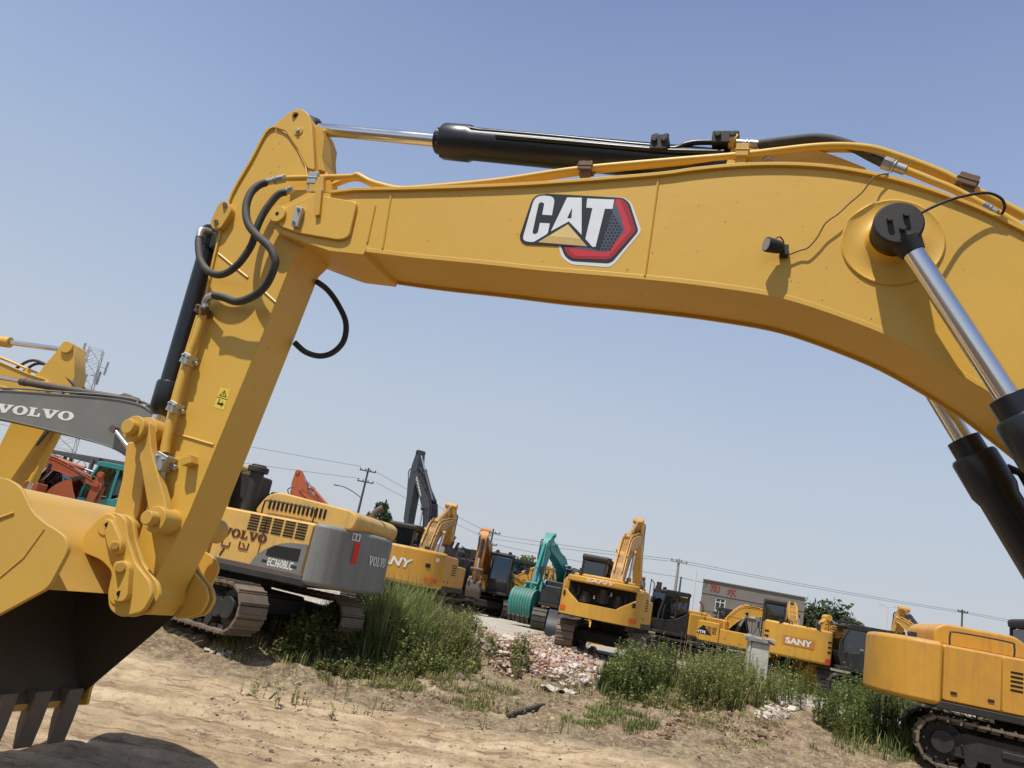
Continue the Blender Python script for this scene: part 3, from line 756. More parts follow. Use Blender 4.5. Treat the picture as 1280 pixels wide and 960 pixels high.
# small tab and pipe with clamps along the stick
mb = MB(); pxprism(mb, [(225,573),(238,568),(239,578),(227,582)], A0-.09, A0, ref=A0-.09); nb(mb, 'bracket_tab', M['cy_link'], stick, .004)
line('hydraulic_pipe', [(254,392),(246,420),(235,452),(219,510),(210,548),(207,566)], A0-.06, .036, M['cy'], stick)
line('hydraulic_pipe', [(248,395),(230,453),(214,510),(202,566)], A0+.02, .02, M['cy'], stick)
def blockc(px, py, off, w, h, d, mat, parent, name, ang=.28, bolts=True):
    Mx = Matrix((UB, NB, Vector((0, 0, 1)))).transposed() @ Matrix.Rotation(ang, 3, 'Y'); c = BP(px, py, off); mb = MB()
    mb.box(c, (w, d, h), Mx); mb.box(c+Mx @ Vector((w*.1, d*.3, 0)), (w*1.5, d*.3, h*.35), Mx)
    if bolts:
        for k in (-1, 1): q = c+Mx @ Vector((w*.28*k, -d*.5, h*.2)); mb.cyl(q, q-NB*.02, .014, seg=6)
    return nb(mb, name, mat, parent, .006)
blockc(236, 450, A0-.07, .085, .09, .1, M['steel'], stick, 'pipe_clamp'); blockc(219, 510, A0-.07, .085, .09, .1, M['steel'], stick, 'pipe_clamp')
blockc(205, 578, A0-.06, .12, .13, .12, M['steel'], stick, 'valve_block'); blockc(254, 389, A0-.06, .1, .07, .1, M['brown'], stick, 'pipe_clamp')
mb = MB(); mb.cyl(BP(203,588,A0-.06), BP(201,600,A0-.06), .035, seg=8); nb(mb, 'hose_fitting', M['steel'], stick)
# hoses from boom to stick
h1 = [(333,228,-.03),(323,232,-.06),(313,242,-.10),(307.5,260,-.13),(310,279,-.15),(320,293,-.16),(336,308,-.16),(344,324,-.15),(342,337,-.13),(332,357,-.09),(317,370,-.06),(297,377,-.04),(280,372,-.04),(267,369,-.05)]
h2 = [(358,240,0),(347,244,-.02),(331,264,-.04),(321,285,-.05),(314,307,-.05),(297,331,-.04),(278,343,-.02),(262,340,0),(251,326,.04),(248,305,.08),(250,294,.12)]
h3 = [(396,352,.48),(409,362,.6),(421,378,.7),(432,402,.76),(430,425,.76),(417,440,.72),(400,445,.66),(382,440,.58),(368,428,.48)]
line('hydraulic_hose', h1, 0, .034, M['hose'], boom, 10, 12, .10)
line('hydraulic_hose', h2, 0, .032, M['hose'], boom, 10, 12, .10)
line('hydraulic_hose', h3, 0, .026, M['rubber'], boom, 10, 10)
fitting('hose_fitting', (356,223), (332,228), .036, M['steel'], boom, -.02)
fitting('hose_fitting', (366,236), (354,241), .032, M['steel'], boom, 0)
fitting('hose_fitting', (257,385), (259,374), .036, M['steel'], stick, A0-.07)
line('hose_fitting', [(269,369,A0-.14),(260,372,A0-.10),(256,380,A0-.07)], 0, .03, M['steel'], stick)
line('hose_fitting', [(249,297,.10),(252,288,.12),(262,290,.2)], 0, .032, M['steel'], stick)
mb = MB(); pxprism(mb, [(254,288),(270,290),(272,306),(262,310),(252,296)], .2, .4, ref=.2); nb(mb, 'cylinder_port', M['blkm'], stick, .01)

# --- arm cylinder over the boom
def axis_pt(x, y, off): return BP(x, y, off)
CO = .31
r0, r1, r2 = axis_pt(389,161,CO), axis_pt(548,176,CO), axis_pt(940,206,CO)
dd = (r1-r0).normalized(); e_ = r0+dd*(r2-r0).length
mb = MB(); mb.tube([r1-dd*.0, r1+dd*.06], .115, 24); mb.tube([r1+dd*.06, r1+dd*.075, r1+dd*.30, r1+dd*.34, e_], [.15, .155, .155, .137, .137], 28)
for k in range(12):
    a_ = k*.5236; v1 = dd.orthogonal().normalized(); v2 = dd.cross(v1); q = r1+dd*.06+(v1*math.cos(a_)+v2*math.sin(a_))*.13; mb.cyl(q-dd*.02, q, .013, seg=6)
mb.cyl(e_-NB*.1, e_+NB*.1, .13, seg=18)
cylb = nb(mb, 'arm_cylinder', M['blk'], None, .004)
mb = MB(); mb.cyl(r0-dd*.05, r1+dd*.05, .058, seg=28); nb(mb, 'rod', M['chrome'], cylb)
mb = MB(); mb.tube([r0-dd*.10, r0-dd*.02, r0+dd*.06, r0+dd*.09], [.12, .12, .10, .07], 18); nb(mb, 'rod_eye', M['blkm'], cylb, .01)
line('oil_tube', [(560,160),(580,160),(600,163.5),(620,165),(700,172),(770,179),(815,183),(842,186),(856,181),(872,178),(905,178)], .2, .022, M['blk'], cylb)
line('oil_tube', [(620,170),(700,177),(815,187),(850,189),(905,190)], .16, .018, M['blk'], cylb)
for (x, y, w, h) in ((825,184,.13,.13), (907,178,.19,.10)):
    c = BP(x, y, .2); mb = MB(); Mx = Matrix((UB, NB, Vector((0, 0, 1)))).transposed()
    mb.box(c, (w, .16, h), Mx)
    for k in (-1, 1):
        mb.cyl(c+Mx @ Vector((k*w*.3, -.03, h*.4)), c+Mx @ Vector((k*w*.3, -.03, h*.72)), .025, seg=6)
        mb.cyl(c+Mx @ Vector((k*w*.28, -.06, .01)), c+Mx @ Vector((k*w*.28, -.1, .01)), .025, seg=8)
    nb(mb, 'tube_clamp', M['blkm'], cylb, .01)
mb = MB(); mb.cyl(BP(914,176,.17), BP(921,178,.17), .062, seg=12); nb(mb, 'flange_ring', M['cy_link'], cylb, .004)

# --- boom cylinders
def boomcyl(off, first):
    s = -1 if first else 1
    ca = ctr; rd = Vector((inplane(BP(1262,500,-.19))[0]-ca[0], 0, inplane(BP(1262,500,-.19))[1]-ca[1]-.0)); 
    L1 = math.hypot(rd.x, rd.z); ux, uz = rd.x/L1, rd.z/L1
    at = lambda t, o=0: B3(ca[0]+ux*t, ca[1]+uz*t, off+o)
    mb = MB(); mb.tube([at(L1-.02), at(L1+.10)], .105, 22); mb.tube([at(L1+.10), at(L1+.12), at(L1+.36), at(L1+.42), at(L1+2.1)], [.135,.145,.145,.125,.125], 26)
    mb.cyl(at(L1+2.1, -.12), at(L1+2.1, .12), .14, seg=18)
    side = Vector((0, 0, 0))+UB*uz-Vector((0, 0, 1))*ux*1.0
    side = (UB*(-uz)+Vector((0, 0, 1))*ux)
    mb.tube([at(L1+.25)+side*.14, at(L1+.32)+side*.2, at(L1+.5)+side*.19, at(L1+1.9)+side*.16], .028, 8)
    cb = nb(mb, 'boom_cylinder', M['blk'], None, .005)
    mb = MB(); mb.cyl(at(.08), at(L1+.03), .064, seg=26); nb(mb, 'rod', M['chrome'], cb)
    mb = MB(); mb.tube([at(0, -.075), at(0, -.065), at(0, .065), at(0, .075)], [.135, .145, .145, .135], 28); mb.tube([at(.10), at(.2)], [.095, .07], 16)
    ey = nb(mb, 'rod_eye', M['blkm'], cb, .006)
    for k in range(3):
        g = k*2.094+.9; o = B3(ca[0]+.055*math.cos(g), ca[1]+.055*math.sin(g), off+s*.075); mb = MB(); mb.cyl(o, o+NB*s*.035, .018, seg=6); nb(mb, 'bolt', M['blkm'], ey)
boomcyl(-.19, True); boomcyl(BW+.19, False)
mb = MB(); mb.cyl(B3(*ctr, -.12), B3(*ctr, BW+.12), .1, seg=20); nb(mb, 'cylinder_pin', M['cy'], boom)

# --- bucket cylinder along the outside of the stick
t0, t1, t2 = BP(265,298,.31), BP(213,478,.31), BP(186,548,.31); du = (t1-t0).normalized()
mb = MB(); mb.tube([t0-du*.05, t1], .085, 20); mb.tube([t1, t1+du*.02, t1+du*.25, t1+du*.3], [.10,.108,.108,.07], 20); mb.cyl(t0-NB*.09, t0+NB*.09, .1, seg=14)
bc = nb(mb, 'bucket_cylinder', M['blk'], None, .005)
mb = MB(); mb.cyl(t1+du*.2, t2, .05, seg=16); nb(mb, 'rod', M['chrome'], bc)
mb = MB(); mb.cyl(t2-NB*.1, t2+NB*.1, .1, seg=16); nb(mb, 'rod_eye', M['blkm'], bc)
# --- linkage
mb = MB()
idl = rounded([(163,527),(178,523),(186,527),(189,563),(206,625),(210,645),(205,660),(195,664),(186,655),(186,644),(175,578),(166,553),(158,540)], 6)
pxprism(mb, idl, -.02, .06, ref=-.02); pxprism(mb, idl, .56, .64, ref=-.02)
lk = nb(mb, 'link_arm', M['cy_link'], None, .012)
Dp = inplane(BP(172,537,-.02)); Cp = inplane(BP(199,650,-.02))
mb = MB(); mb.cyl(B3(*Dp, -.07), B3(*Dp, .7), .105, seg=24); mb.cyl(B3(*Dp, -.135), B3(*Dp, -.07), .062, seg=20); mb.cyl(B3(*Dp, .05), B3(*Dp, .57), .125, seg=24); nb(mb, 'link_pin', M['cy_link'], lk, .008)
mb = MB(); mb.cyl(B3(*Cp, -.07), B3(*Cp, .7), .1, seg=22); mb.cyl(B3(*Cp, -.16), B3(*Cp, -.07), .055, seg=18); nb(mb, 'link_pin', M['cy_link'], lk, .008)
mb = MB(); pxprism(mb, rounded([(158,552),(182,552),(180,600),(174,640),(160,668),(132,664),(142,640),(152,600)], 4), .13, .49, ref=.13)
nb(mb, 'bucket_link', M['cy_link'], None, .015)
# --- bucket
K0, K1 = -.52, 1.14
shell = [(58,737),(52,712),(48,690),(46,672),(40,655),(28,634),(17,616),(2,606),(-20,602),(-50,610),(-85,638),(-115,690),(-135,760),(-140,840),(-134,905)]
sh = c2([inplane(BP(x, y, K0)) for x, y in shell], 6)
cxm = sum(a for a, z in sh)/len(sh); czm = sum(z for a, z in sh)/len(sh)-.15
inn = [(a+(cxm-a)*.05, z+(czm-z)*.05) for a, z in sh]
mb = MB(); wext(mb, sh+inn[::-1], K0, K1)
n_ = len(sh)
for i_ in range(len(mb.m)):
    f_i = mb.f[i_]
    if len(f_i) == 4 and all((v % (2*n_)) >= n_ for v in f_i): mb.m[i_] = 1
bk = nb(mb, 'bucket', [M['cy_link2'], M['bucket_shade']], None, .004, 32)
plate = rounded([(85,688),(82,672),(70,662),(57,655),(40,640),(32,622),(24,607),(8,598),(-20,593),(-55,601),(-92,632),(-123,688),(-144,760),(-149,840),(-143,905),(-128,905),(-118,870),(-70,815),(-20,778),(8,763),(60,735)], [9,6,8,8,8,6,8,6,12,15,15,15,15,10,3,3,15,15,8,6,10], 4)
mb = MB(); pxprism(mb, plate, K0-.02, K0+.015, ref=K0-.02); nb(mb, 'side_plate', M['cy_link2'], bk, .005)
mb = MB(); pxprism(mb, plate, K1-.015, K1+.02, ref=K0-.02); nb(mb, 'side_plate', M['cy_link2'], bk, .005)
mb = MB(); wext(mb, inn[1:-1], K1-.021, K1-.017); nb(mb, 'inner_shade_sheet', M['bucket_shade'], bk)  # dark sheet added to paint shade on the far plate's inner face
mb = MB(); weld(mb, [(0,722),(30,697),(56,661)], K0-.021, .006); nb(mb, 'weld_seam', M['cy_link2'], bk); mb = MB(); weld(mb, [(-20,655),(18,641)], K0-.021, .012); nb(mb, 'weld_seam', M['cy_link2'], bk)
wext2 = sh[-1]; 
for k in range(5):
    o = K0+.16+k*(K1-K0-.32)/4; mb = MB(); a, z = sh[-1]; gz = .0
    wext(mb, [(a-.05, z+.16), (a+.06, z+.16), (a+.045, z-.1), (a+.02, z-.30), (a-.015, z-.30), (a-.05, z-.1)], o-.085, o+.085)
    nb(mb, 'tooth', M['track'], bk, .015)
# hinge ears with pin flags
ear = rounded([(104,668),(120,650),(130,641),(146,640),(157,648),(160,675),(169,704),(187,727),(190,745),(178,765),(150,772),(136,762),(134,742),(140,715),(126,700),(96,688)], 7, 4)
for o in (-.08, .0, .55, .63):
    mb = MB(); pxprism(mb, ear, o-.02, o+.02, ref=-.1); nb(mb, 'hinge_plate', M['cy_link2'], bk, .01)
for o in (-.13,):
    mb = MB(); pxprism(mb, rounded([(127,650),(138,648),(152,678),(150,690),(141,694),(134,684)], 6), o-.02, o+.03, ref=o-.02); fl = nb(mb, 'pin_flag', M['cy_link2'], bk, .008)
    mb = MB(); mb.cyl(BP(134,656,o-.022), BP(134,656,o-.018), .019, seg=10); nb(mb, 'pin_hole', M['slot'], fl)
    mb = MB(); mb.cyl(BP(143,682,o-.055), BP(143,682,o), .032, seg=8); nb(mb, 'pin_bolt', M['cy_link2'], fl, .004)
    mb = MB(); pxprism(mb, rounded([(143,702),(156,700),(161,708),(159,745),(154,752),(144,752),(140,745),(141,708)], 6), o-.02, o+.03, ref=o-.02); fl = nb(mb, 'pin_flag', M['cy_link2'], bk, .008)
    mb = MB(); mb.cyl(BP(149.5,742,o-.022), BP(149.5,742,o-.018), .022, seg=10); nb(mb, 'pin_hole', M['slot'], fl)
    mb = MB(); mb.cyl(BP(150,709,o-.055), BP(150,709,o), .038, seg=8); nb(mb, 'pin_bolt', M['cy_link2'], fl, .004)
for (x, y) in ((134,656), (149.5,742)):
    q = inplane(BP(x, y, -.1)); mb = MB(); mb.cyl(B3(*q, -.11), B3(*q, .68), .085, seg=20); nb(mb, 'hinge_pin', M['cy_link2'], bk, .008)
# ------------------------------------------------------------------ ground: one sheet, fine near the camera, out to the horizon
def axis_lines(a, b, step, lo, hi, g=1.22):
    L = []; x = a; s = step
    while x > lo: s *= g; x -= s; L.append(x)
    L = L[::-1]; n = int((b-a)/step)
    L += [a+step*k for k in range(n+1)]
    x = L[-1]; s = step
    while x < hi: s *= g; x += s; L.append(x)
    return L
def fade(x, y): return smooth(2, 6, y)*(1-smooth(23, 27, y))*smooth(-16, -10, x)*(1-smooth(14, 19, x))
def height(x, y):
    h = base_h(x, y)
    k = fade(x, y)
    if k > 0:
        v = y+.12*x+.18*noise.noise((x*.35, y*.1, 3))
        road = 1-smooth(11.6, 12.6, v)
        d = 0
        for c, w_, dp in ((7.6,.22,.05),(8.3,.16,.04),(9.5,.2,.06),(10.1,.12,.04),(10.75,.18,.055),(11.5,.22,.07)):
            e = (v-c)/w_
            d -= dp*math.exp(-e*e)*(.5+.8*abs(noise.noise((x*1.3, c, 1)))); e2 = (abs(v-c)-w_*1.5)/(w_*.6); d += dp*.5*math.exp(-e2*e2)
        bank = smooth(11.4, 13, v)*(1-smooth(20, 22, y))
        for c_t in (9.5, 10.75):      # grouser prints left by tracks
            e = (v-c_t)/.24; d += .022*math.exp(-e**4)*math.sin(x*27+(v-c_t)*3)*(.4+.6*noise.noise((x*.5, c_t, 41)))
        n1 = noise.noise((x*.6, y*.6, 0))*.05; n2 = noise.noise((x*2.3, y*2.3, 5))*.028; n3 = noise.noise((x*5.5, y*5.5, 9))*.024
        sv = noise.noise((x*.9+v*.1, v*6.5, 13))*.02+noise.noise((x*2.2, v*13, 17))*.012+max(0, noise.noise((x*9, y*9, 23))-.25)*.05
        h += k*(road*(d*1.25+sv) + bank*max(0, noise.noise((x*6.5, y*6.5, 33))-.1)*.09 + n1 + n2*(1+1.6*bank) + n3*(1+1.3*bank) + bank*.05*noise.noise((x*1.1, y*1.1, 7)))
        mx = math.exp(-((x-.75)/1.7)**2-((y-18.2)/1.3)**2); h += .42*mx*smooth(.05, .9, mx+.1*noise.noise((x*2, y*2, 4)))
    return h
XS = axis_lines(-8.5, 11.5, .065, -900, 900); YS = axis_lines(5.5, 22, .055, -400, 1600)
vs = [(x, y, height(x, y)) for y in YS for x in XS]
nx = len(XS)
g = MB(); g.add(vs, [(j*nx+i, j*nx+i+1, (j+1)*nx+i+1, (j+1)*nx+i) for j in range(len(YS)-1) for i in range(nx-1)])
m, nt, b = newmat('dirt and concrete ground'); L = nt.links.new
tc = N(nt, 'ShaderNodeTexCoord'); pos_ = tc.outputs['Object']
sp = N(nt, 'ShaderNodeSeparateXYZ'); L(pos_, sp.inputs[0])
def nz(scale, detail=6, vec=None, rough=.6):
    n = N(nt, 'ShaderNodeTexNoise', Scale=scale, Detail=float(detail), Roughness=rough); L(vec or pos_, n.inputs['Vector']); return n.outputs[0]
def ma(op, a, b_, c=None):
    n = N(nt, 'ShaderNodeMath', operation=op)
    for i, q in enumerate((a, b_, c)):
        if q is None: continue
        if hasattr(q, 'is_output'): L(q, n.inputs[i])
        else: n.inputs[i].default_value = q
    return n.outputs[0]
v_ = ma('ADD', ma('MULTIPLY_ADD', sp.outputs['X'], .12, sp.outputs['Y']), ma('MULTIPLY', ma('SUBTRACT', nz(.9), .5), 1.6))
mp = N(nt, 'ShaderNodeMapping'); mp.inputs['Rotation'].default_value = (0, 0, R(6.8)); mp.inputs['Scale'].default_value = (.22, 2.6, 1); L(pos_, mp.inputs[0])
stk = nz(1.1, 8, mp.outputs[0])
road = ramp(nt, stk, [(.30, (.30,.205,.115,1)), (.43, (.56,.41,.245,1)), (.56, (.70,.53,.33,1)), (.70, (.80,.64,.43,1))]).outputs[0]
mp2 = N(nt, 'ShaderNodeMapping'); mp2.inputs['Rotation'].default_value = (0, 0, R(6.8)); mp2.inputs['Scale'].default_value = (1.5, 9, 1); L(pos_, mp2.inputs[0])
road = mixc(nt, ramp(nt, nz(1.0, 8, mp2.outputs[0], .7), [(.38, (.85,.85,.85,1)), (.47, (0,0,0,1))]).outputs[0], road, (.24,.17,.105,1))
road = mixc(nt, ramp(nt, nz(26, 4, None, .7), [(.33, (.7,.7,.7,1)), (.42, (0,0,0,1))]).outputs[0], road, (.27,.195,.125,1))
road = mixc(nt, ramp(nt, nz(5, 12, None, .8), [(.45, (0,0,0,1)), (.66, (1,1,1,1))]).outputs[0], road, mixc(nt, .5, road, (.15,.105,.07,1)))
bank = ramp(nt, nz(1.4, 9, None, .7), [(.32, (.20,.14,.085,1)), (.46, (.40,.285,.17,1)), (.56, (.34,.285,.14,1)), (.66, (.60,.47,.31,1))]).outputs[0]
bank = mixc(nt, ramp(nt, nz(3.2, 10, None, .8), [(.42, (1,1,1,1)), (.56, (0,0,0,1))]).outputs[0], bank, (.17,.115,.072,1))
bank = mixc(nt, ramp(nt, nz(22, 5, None, .75), [(.36, (.8,.8,.8,1)), (.46, (0,0,0,1))]).outputs[0], bank, (.15,.105,.068,1))
bank = mixc(nt, ramp(nt, nz(14, 8, None, .75), [(.5, (0,0,0,1)), (.72, (1,1,1,1))]).outputs[0], bank, (.62,.52,.39,1))
yard = ramp(nt, nz(.35, 9, None, .65), [(.3, (.38,.33,.26,1)), (.5, (.52,.47,.38,1)), (.7, (.60,.55,.46,1))]).outputs[0]
far_ = ramp(nt, nz(.05, 6), [(.35, (.11,.12,.06,1)), (.65, (.25,.22,.15,1))]).outputs[0]
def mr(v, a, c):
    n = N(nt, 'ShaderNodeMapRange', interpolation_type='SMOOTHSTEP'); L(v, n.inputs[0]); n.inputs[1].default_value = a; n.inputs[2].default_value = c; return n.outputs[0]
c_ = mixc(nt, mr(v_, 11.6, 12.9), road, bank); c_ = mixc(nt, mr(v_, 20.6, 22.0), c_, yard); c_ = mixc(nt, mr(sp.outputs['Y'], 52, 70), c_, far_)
c_ = mixc(nt, mr(v_, 7.2, 2.0), c_, (.115,.085,.058,1))  # unseen near ground, darkened to cut bounce light on the undersides
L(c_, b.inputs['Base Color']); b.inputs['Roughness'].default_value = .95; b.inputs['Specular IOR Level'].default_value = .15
bp = N(nt, 'ShaderNodeBump', Strength=1.0); bp.inputs['Distance'].default_value = .035
L(ma('ADD', nz(18, 8, None, .8), ma('MULTIPLY', nz(70, 4), .5)), bp.inputs['Height']); L(bp.outputs[0], b.inputs['Normal'])
tag(g.build('ground', m, ang=180), kind='structure')

# tinted scatter material
def tintmat(name, rough=.8, trans=0):
    m, nt, b = newmat(name)
    a = N(nt, 'ShaderNodeAttribute'); a.attribute_name = 'tint'
    nt.links.new(a.outputs['Color'], b.inputs['Base Color']); b.inputs['Roughness'].default_value = rough; b.inputs['Specular IOR Level'].default_value = .25
    if trans:
        t = N(nt, 'ShaderNodeBsdfTranslucent'); nt.links.new(a.outputs['Color'], t.inputs[0])
        mx = N(nt, 'ShaderNodeMixShader'); mx.inputs[0].default_value = trans
        nt.links.new(b.outputs[0], mx.inputs[1]); nt.links.new(t.outputs[0], mx.inputs[2]); nt.links.new(mx.outputs[0], nt.nodes['Material Output'].inputs[0])
    return m
class TM:
    def __init__(self): self.v = []; self.f = []; self.c = []
    def add(self, vs, fs, c):
        b = len(self.v); self.v += [tuple(p) for p in vs]; self.f += [tuple(i+b for i in f) for f in fs]; self.c += [(c[0], c[1], c[2], 1)]*len(vs)
    def build(self, name, mat, parent=None, smoothit=False):
        me = bpy.data.meshes.new(name); me.from_pydata(self.v, [], self.f); me.materials.append(mat)
        ca = me.color_attributes.new('tint', 'FLOAT_COLOR', 'POINT')
        ca.data.foreach_set('color', [x for c in self.c for x in c])
        if smoothit: me.shade_smooth()
        o = bpy.data.objects.new(name, me); col.objects.link(o)
        if parent: o.parent = parent
        return o
rnd = random.uniform
def jit(c, k=.25):
    q = 1+rnd(-k, k); return (c[0]*q*rnd(.92,1.08), c[1]*q, c[2]*q*rnd(.85,1.15))
def blade(tm, P, h, w, c, lean=.35):
    a = rnd(0, 6.283); d = Vector((math.cos(a), math.sin(a), 0)); s = Vector((-d.y, d.x, 0))*w
    l = h*rnd(.1, lean)
    m1 = P+d*l*.3+Vector((0, 0, h*.55)); tp = P+d*l+Vector((0, 0, h*(1-.3*lean)))
    tm.add([P-s, P+s, m1+s*.8, m1-s*.8, tp], [(0,1,2,3),(3,2,4)], c)
def weed(tm, P, h, c, lv=13, lw=.018, ll=.1):
    a = rnd(0, 6.283); d = Vector((math.cos(a), math.sin(a), 0))*h*rnd(0, .22); s = Vector((-d.y, d.x, 0)).normalized()*.005 if d.length else Vector((.005,0,0))
    tp = P+d+Vector((0, 0, h)); md = P+d*.35+Vector((0, 0, h*.5))
    tm.add([P-s, P+s, md+s, md-s, tp], [(0,1,2,3),(3,2,4)], (c[0]*1.1, c[1]*.95, c[2]))
    for k in range(lv):
        t = rnd(.12, 1); q = P+d*t*t+Vector((0, 0, h*t)); g_ = rnd(0, 6.283); L_ = ll*rnd(.5, 1.2)*(1.15-t*.6)
        e = Vector((math.cos(g_), math.sin(g_), rnd(.1, .9))).normalized(); u = e.cross(Vector((0,0,1))).normalized()*lw*rnd(.7,1.4)
        cc = jit(c, .3); tm.add([q, q+e*L_*.45+u, q+e*L_, q+e*L_*.45-u], [(0,1,2,3)], cc)
def pxell(cx, cy, rx, ry):
    while True:
        x, y = rnd(-1, 1), rnd(-1, 1)
        if x*x+y*y < 1: 
            P = on_ground(cx+x*rx, cy+y*ry); P.z = height(P.x, P.y)-.01; return P, math.sqrt(x*x+y*y)
GR = (.155,.20,.052); GL = (.25,.285,.09); GD = (.065,.105,.03); DRY = (.40,.33,.16); OLV = (.19,.195,.065)
tw = TM()
def clump(n, ell, h, cols, kind='weed', hv=.35, edge=.5, **k):
    for _ in range(n):
        P, r_ = pxell(*ell)
        if r_ > .88+.5*noise.noise((P.x*1.9, P.y*1.9, 21)): continue
        hh = h*(1-edge*r_*r_)*rnd(1-hv, 1+hv*.6)*(.5+1.0*(noise.noise((P.x*1.3, P.y*1.3, 11))*.5+.5)); c = jit(DRY if rnd(0,1) < .07 else random.choice(cols), .3)
        if kind == 'weed': weed(tw, P, hh, c, **k)
        else: blade(tw, P, hh, rnd(.005, .011), c, .55)
# the tall pale reed clump behind the grey counterweight
clump(4200, (492,812,58,18), 1.6, [GL,GL,GR,(.27,.30,.12)], 'blade', .55, .45); clump(300, (515,820,70,20), .9, [GL,GR], 'weed', lv=16, ll=.11); clump(900, (545,815,48,20), .9, [GL,OLV,DRY], 'blade', .6)
clump(900, (468,815,35,20), .95, [GR,GD], 'blade'); clump(500, (562,805,40,20), .75, [OLV,GR,DRY], 'weed', lv=14)
# weeds in front of the old machine
clump(620, (395,818,60,13), .62, [GR,GD,OLV], 'weed', lv=18, lw=.026, ll=.13); clump(800, (420,826,80,14), .42, [GR,GD,OLV,DRY], 'blade')
clump(1100, (422,806,42,11), 1.0, [GR,GD,GL], 'blade', .5); clump(700, (425,798,32,12), .75, [GR,GD,OLV], 'weed', lv=17, ll=.12); clump(160, (288,803,24,9), .5, [GR,OLV,DRY], 'weed', lv=15, ll=.1); clump(260, (300,812,45,7), .28, [OLV,DRY,GR], 'blade')
clump(30, (345,795,10,8), .85, [DRY,(.33,.3,.2)], 'weed', lv=14, ll=.07)
# right hand bushes
clump(760, (795,858,52,20), .95, [GR,GR,GD,GL], 'weed', lv=20, ll=.12); clump(900, (800,866,60,16), .6, [GR,GD], 'blade')
clump(950, (905,868,72,22), 1.0, [GL,GR,GL,OLV], 'weed', lv=20, ll=.11); clump(900, (920,872,85,20), .75, [GL,GR,DRY], 'blade')
clump(420, (955,842,65,14), 1.05, [GD,GR,(.10,.13,.05)], 'blade', .5); clump(350, (990,868,40,26), 1.0, [GR,GD,GL], 'weed', lv=18)
clump(900, (1090,900,75,34), 1.05, [GR,GD,GR], 'weed', lv=20, ll=.13); clump(900, (1130,915,90,38), .8, [GR,GD,GL], 'blade')
clump(420, (1200,905,70,22), .55, [GR,OLV,DRY], 'weed', lv=14); clump(90, (646,842,13,12), .45, [GR,OLV], 'weed', lv=14)
clump(60, (870,832,90,10), 1.25, [DRY,(.3,.27,.15),GR], 'weed', lv=10, ll=.06)
clump(700, (890,852,150,15), .8, [GL,GR,OLV,DRY], 'weed', lv=15, ll=.1); clump(900, (890,858,155,18), .7, [GL,GR,DRY], 'blade', .6); clump(500, (860,880,120,12), .35, [GL,OLV,DRY], 'weed', lv=11, ll=.08)
clump(700, (560,830,60,18), .4, [GR,OLV,GL], 'weed', lv=12, ll=.09); clump(500, (470,842,90,10), .3, [GR,OLV], 'weed', lv=12, ll=.08)
for _ in range(70):      # loose weeds dotted over the bank
    P, r_ = pxell(640, 868, 330, 55)
    for _k in range(random.randint(2, 9)):
        q = P+Vector((rnd(-.22,.22), rnd(-.22,.22), 0)); weed(tw, q, rnd(.1,.38), jit(random.choice([GR,OLV,DRY,GL]), .25), 9, .014, .07)
tag(tw.build('tall_weeds', tintmat('weed leaves', .7, .3)), 'uneven green and straw coloured weeds growing on the bank beside the dirt track', None, None, 'stuff')
sg = TM()
def patch(n, ell, h, cols, pw=.5):
    for _ in range(n):
        P, r_ = pxell(*ell)
        if noise.noise((P.x*1.6, P.y*1.6, 2)) < -.1+pw*(r_-.5): continue
        blade(sg, P, h*rnd(.5, 1.3), rnd(.004, .009), jit(random.choice(cols), .25), .8)
patch(5200, (505,846,110,20), .16, [GR,OLV,DRY,GL]); patch(3600, (610,878,58,20), .11, [OLV,GR,DRY]); patch(2600, (560,812,55,30), .22, [OLV,GR,DRY])
patch(2600, (752,898,52,14), .12, [GR,OLV,GL]); patch(900, (800,910,24,14), .2, [GR,GD,OLV]); patch(1100, (695,800,60,12), .15, [OLV,DRY]); patch(1300, (330,822,60,8), .13, [OLV,DRY])
patch(1800, (900,900,90,16), .15, [OLV,GR,DRY]); patch(1000, (925,930,40,14), .09, [OLV,DRY]); patch(2600, (1120,935,110,22), .2, [GR,OLV]); patch(900, (720,862,70,10), .14, [OLV,DRY])
tag(sg.build('short_grass', tintmat('short grass blades', .8, .25)), 'thin patchy short grass on the brown bank', None, None, 'stuff')

# stones
ICO = None
def ico():
    global ICO
    if ICO is None:
        import bmesh
        bm = bmesh.new(); bmesh.ops.create_icosphere(bm, subdivisions=1, radius=1)
        ICO = ([v.co.copy() for v in bm.verts], [tuple(v.index for v in f.verts) for f in bm.faces]); bm.free()
    return ICO
CUBE = [Vector((x, y, z)) for x in (-1, 1) for y in (-1, 1) for z in (-1, 1)]
CUBF = [(0,1,3,2),(4,6,7,5),(0,4,5,1),(2,3,7,6),(0,2,6,4),(1,5,7,3)]
def rock(tm, P, s, c, blocky=.5):
    V, Fc = (CUBE, CUBF) if rnd(0, 1) < blocky else ico()
    Mx = Matrix.Rotation(rnd(0, 6.28), 3, 'Z') @ Matrix.Rotation(rnd(-.9, .9), 3, 'X') @ Matrix.Diagonal((rnd(.6, 1.3), rnd(.5, 1), rnd(.35, .7)))
    tm.add([P+(Mx @ (v*s*rnd(.75, 1.15))) for v in V], Fc, c)
rb = TM(); PINK = (.47,.31,.235); PALE = (.54,.46,.37); BRK = (.42,.235,.165); CRM = (.60,.53,.44); MUD = (.36,.27,.19)
def heap(n, ell, lo, hi, cols, lift=.1, bl=.25):
    for _ in range(n):
        P, r_ = pxell(*ell)
        if r_ > .6 and rnd(0, 1) < (r_-.6)*1.6: continue
        s = lo+(hi-lo)*rnd(0, 1)**3.2; rock(rb, P+Vector((0, 0, s*.3+rnd(0, lift))), s, jit(random.choice(cols), .16), bl)
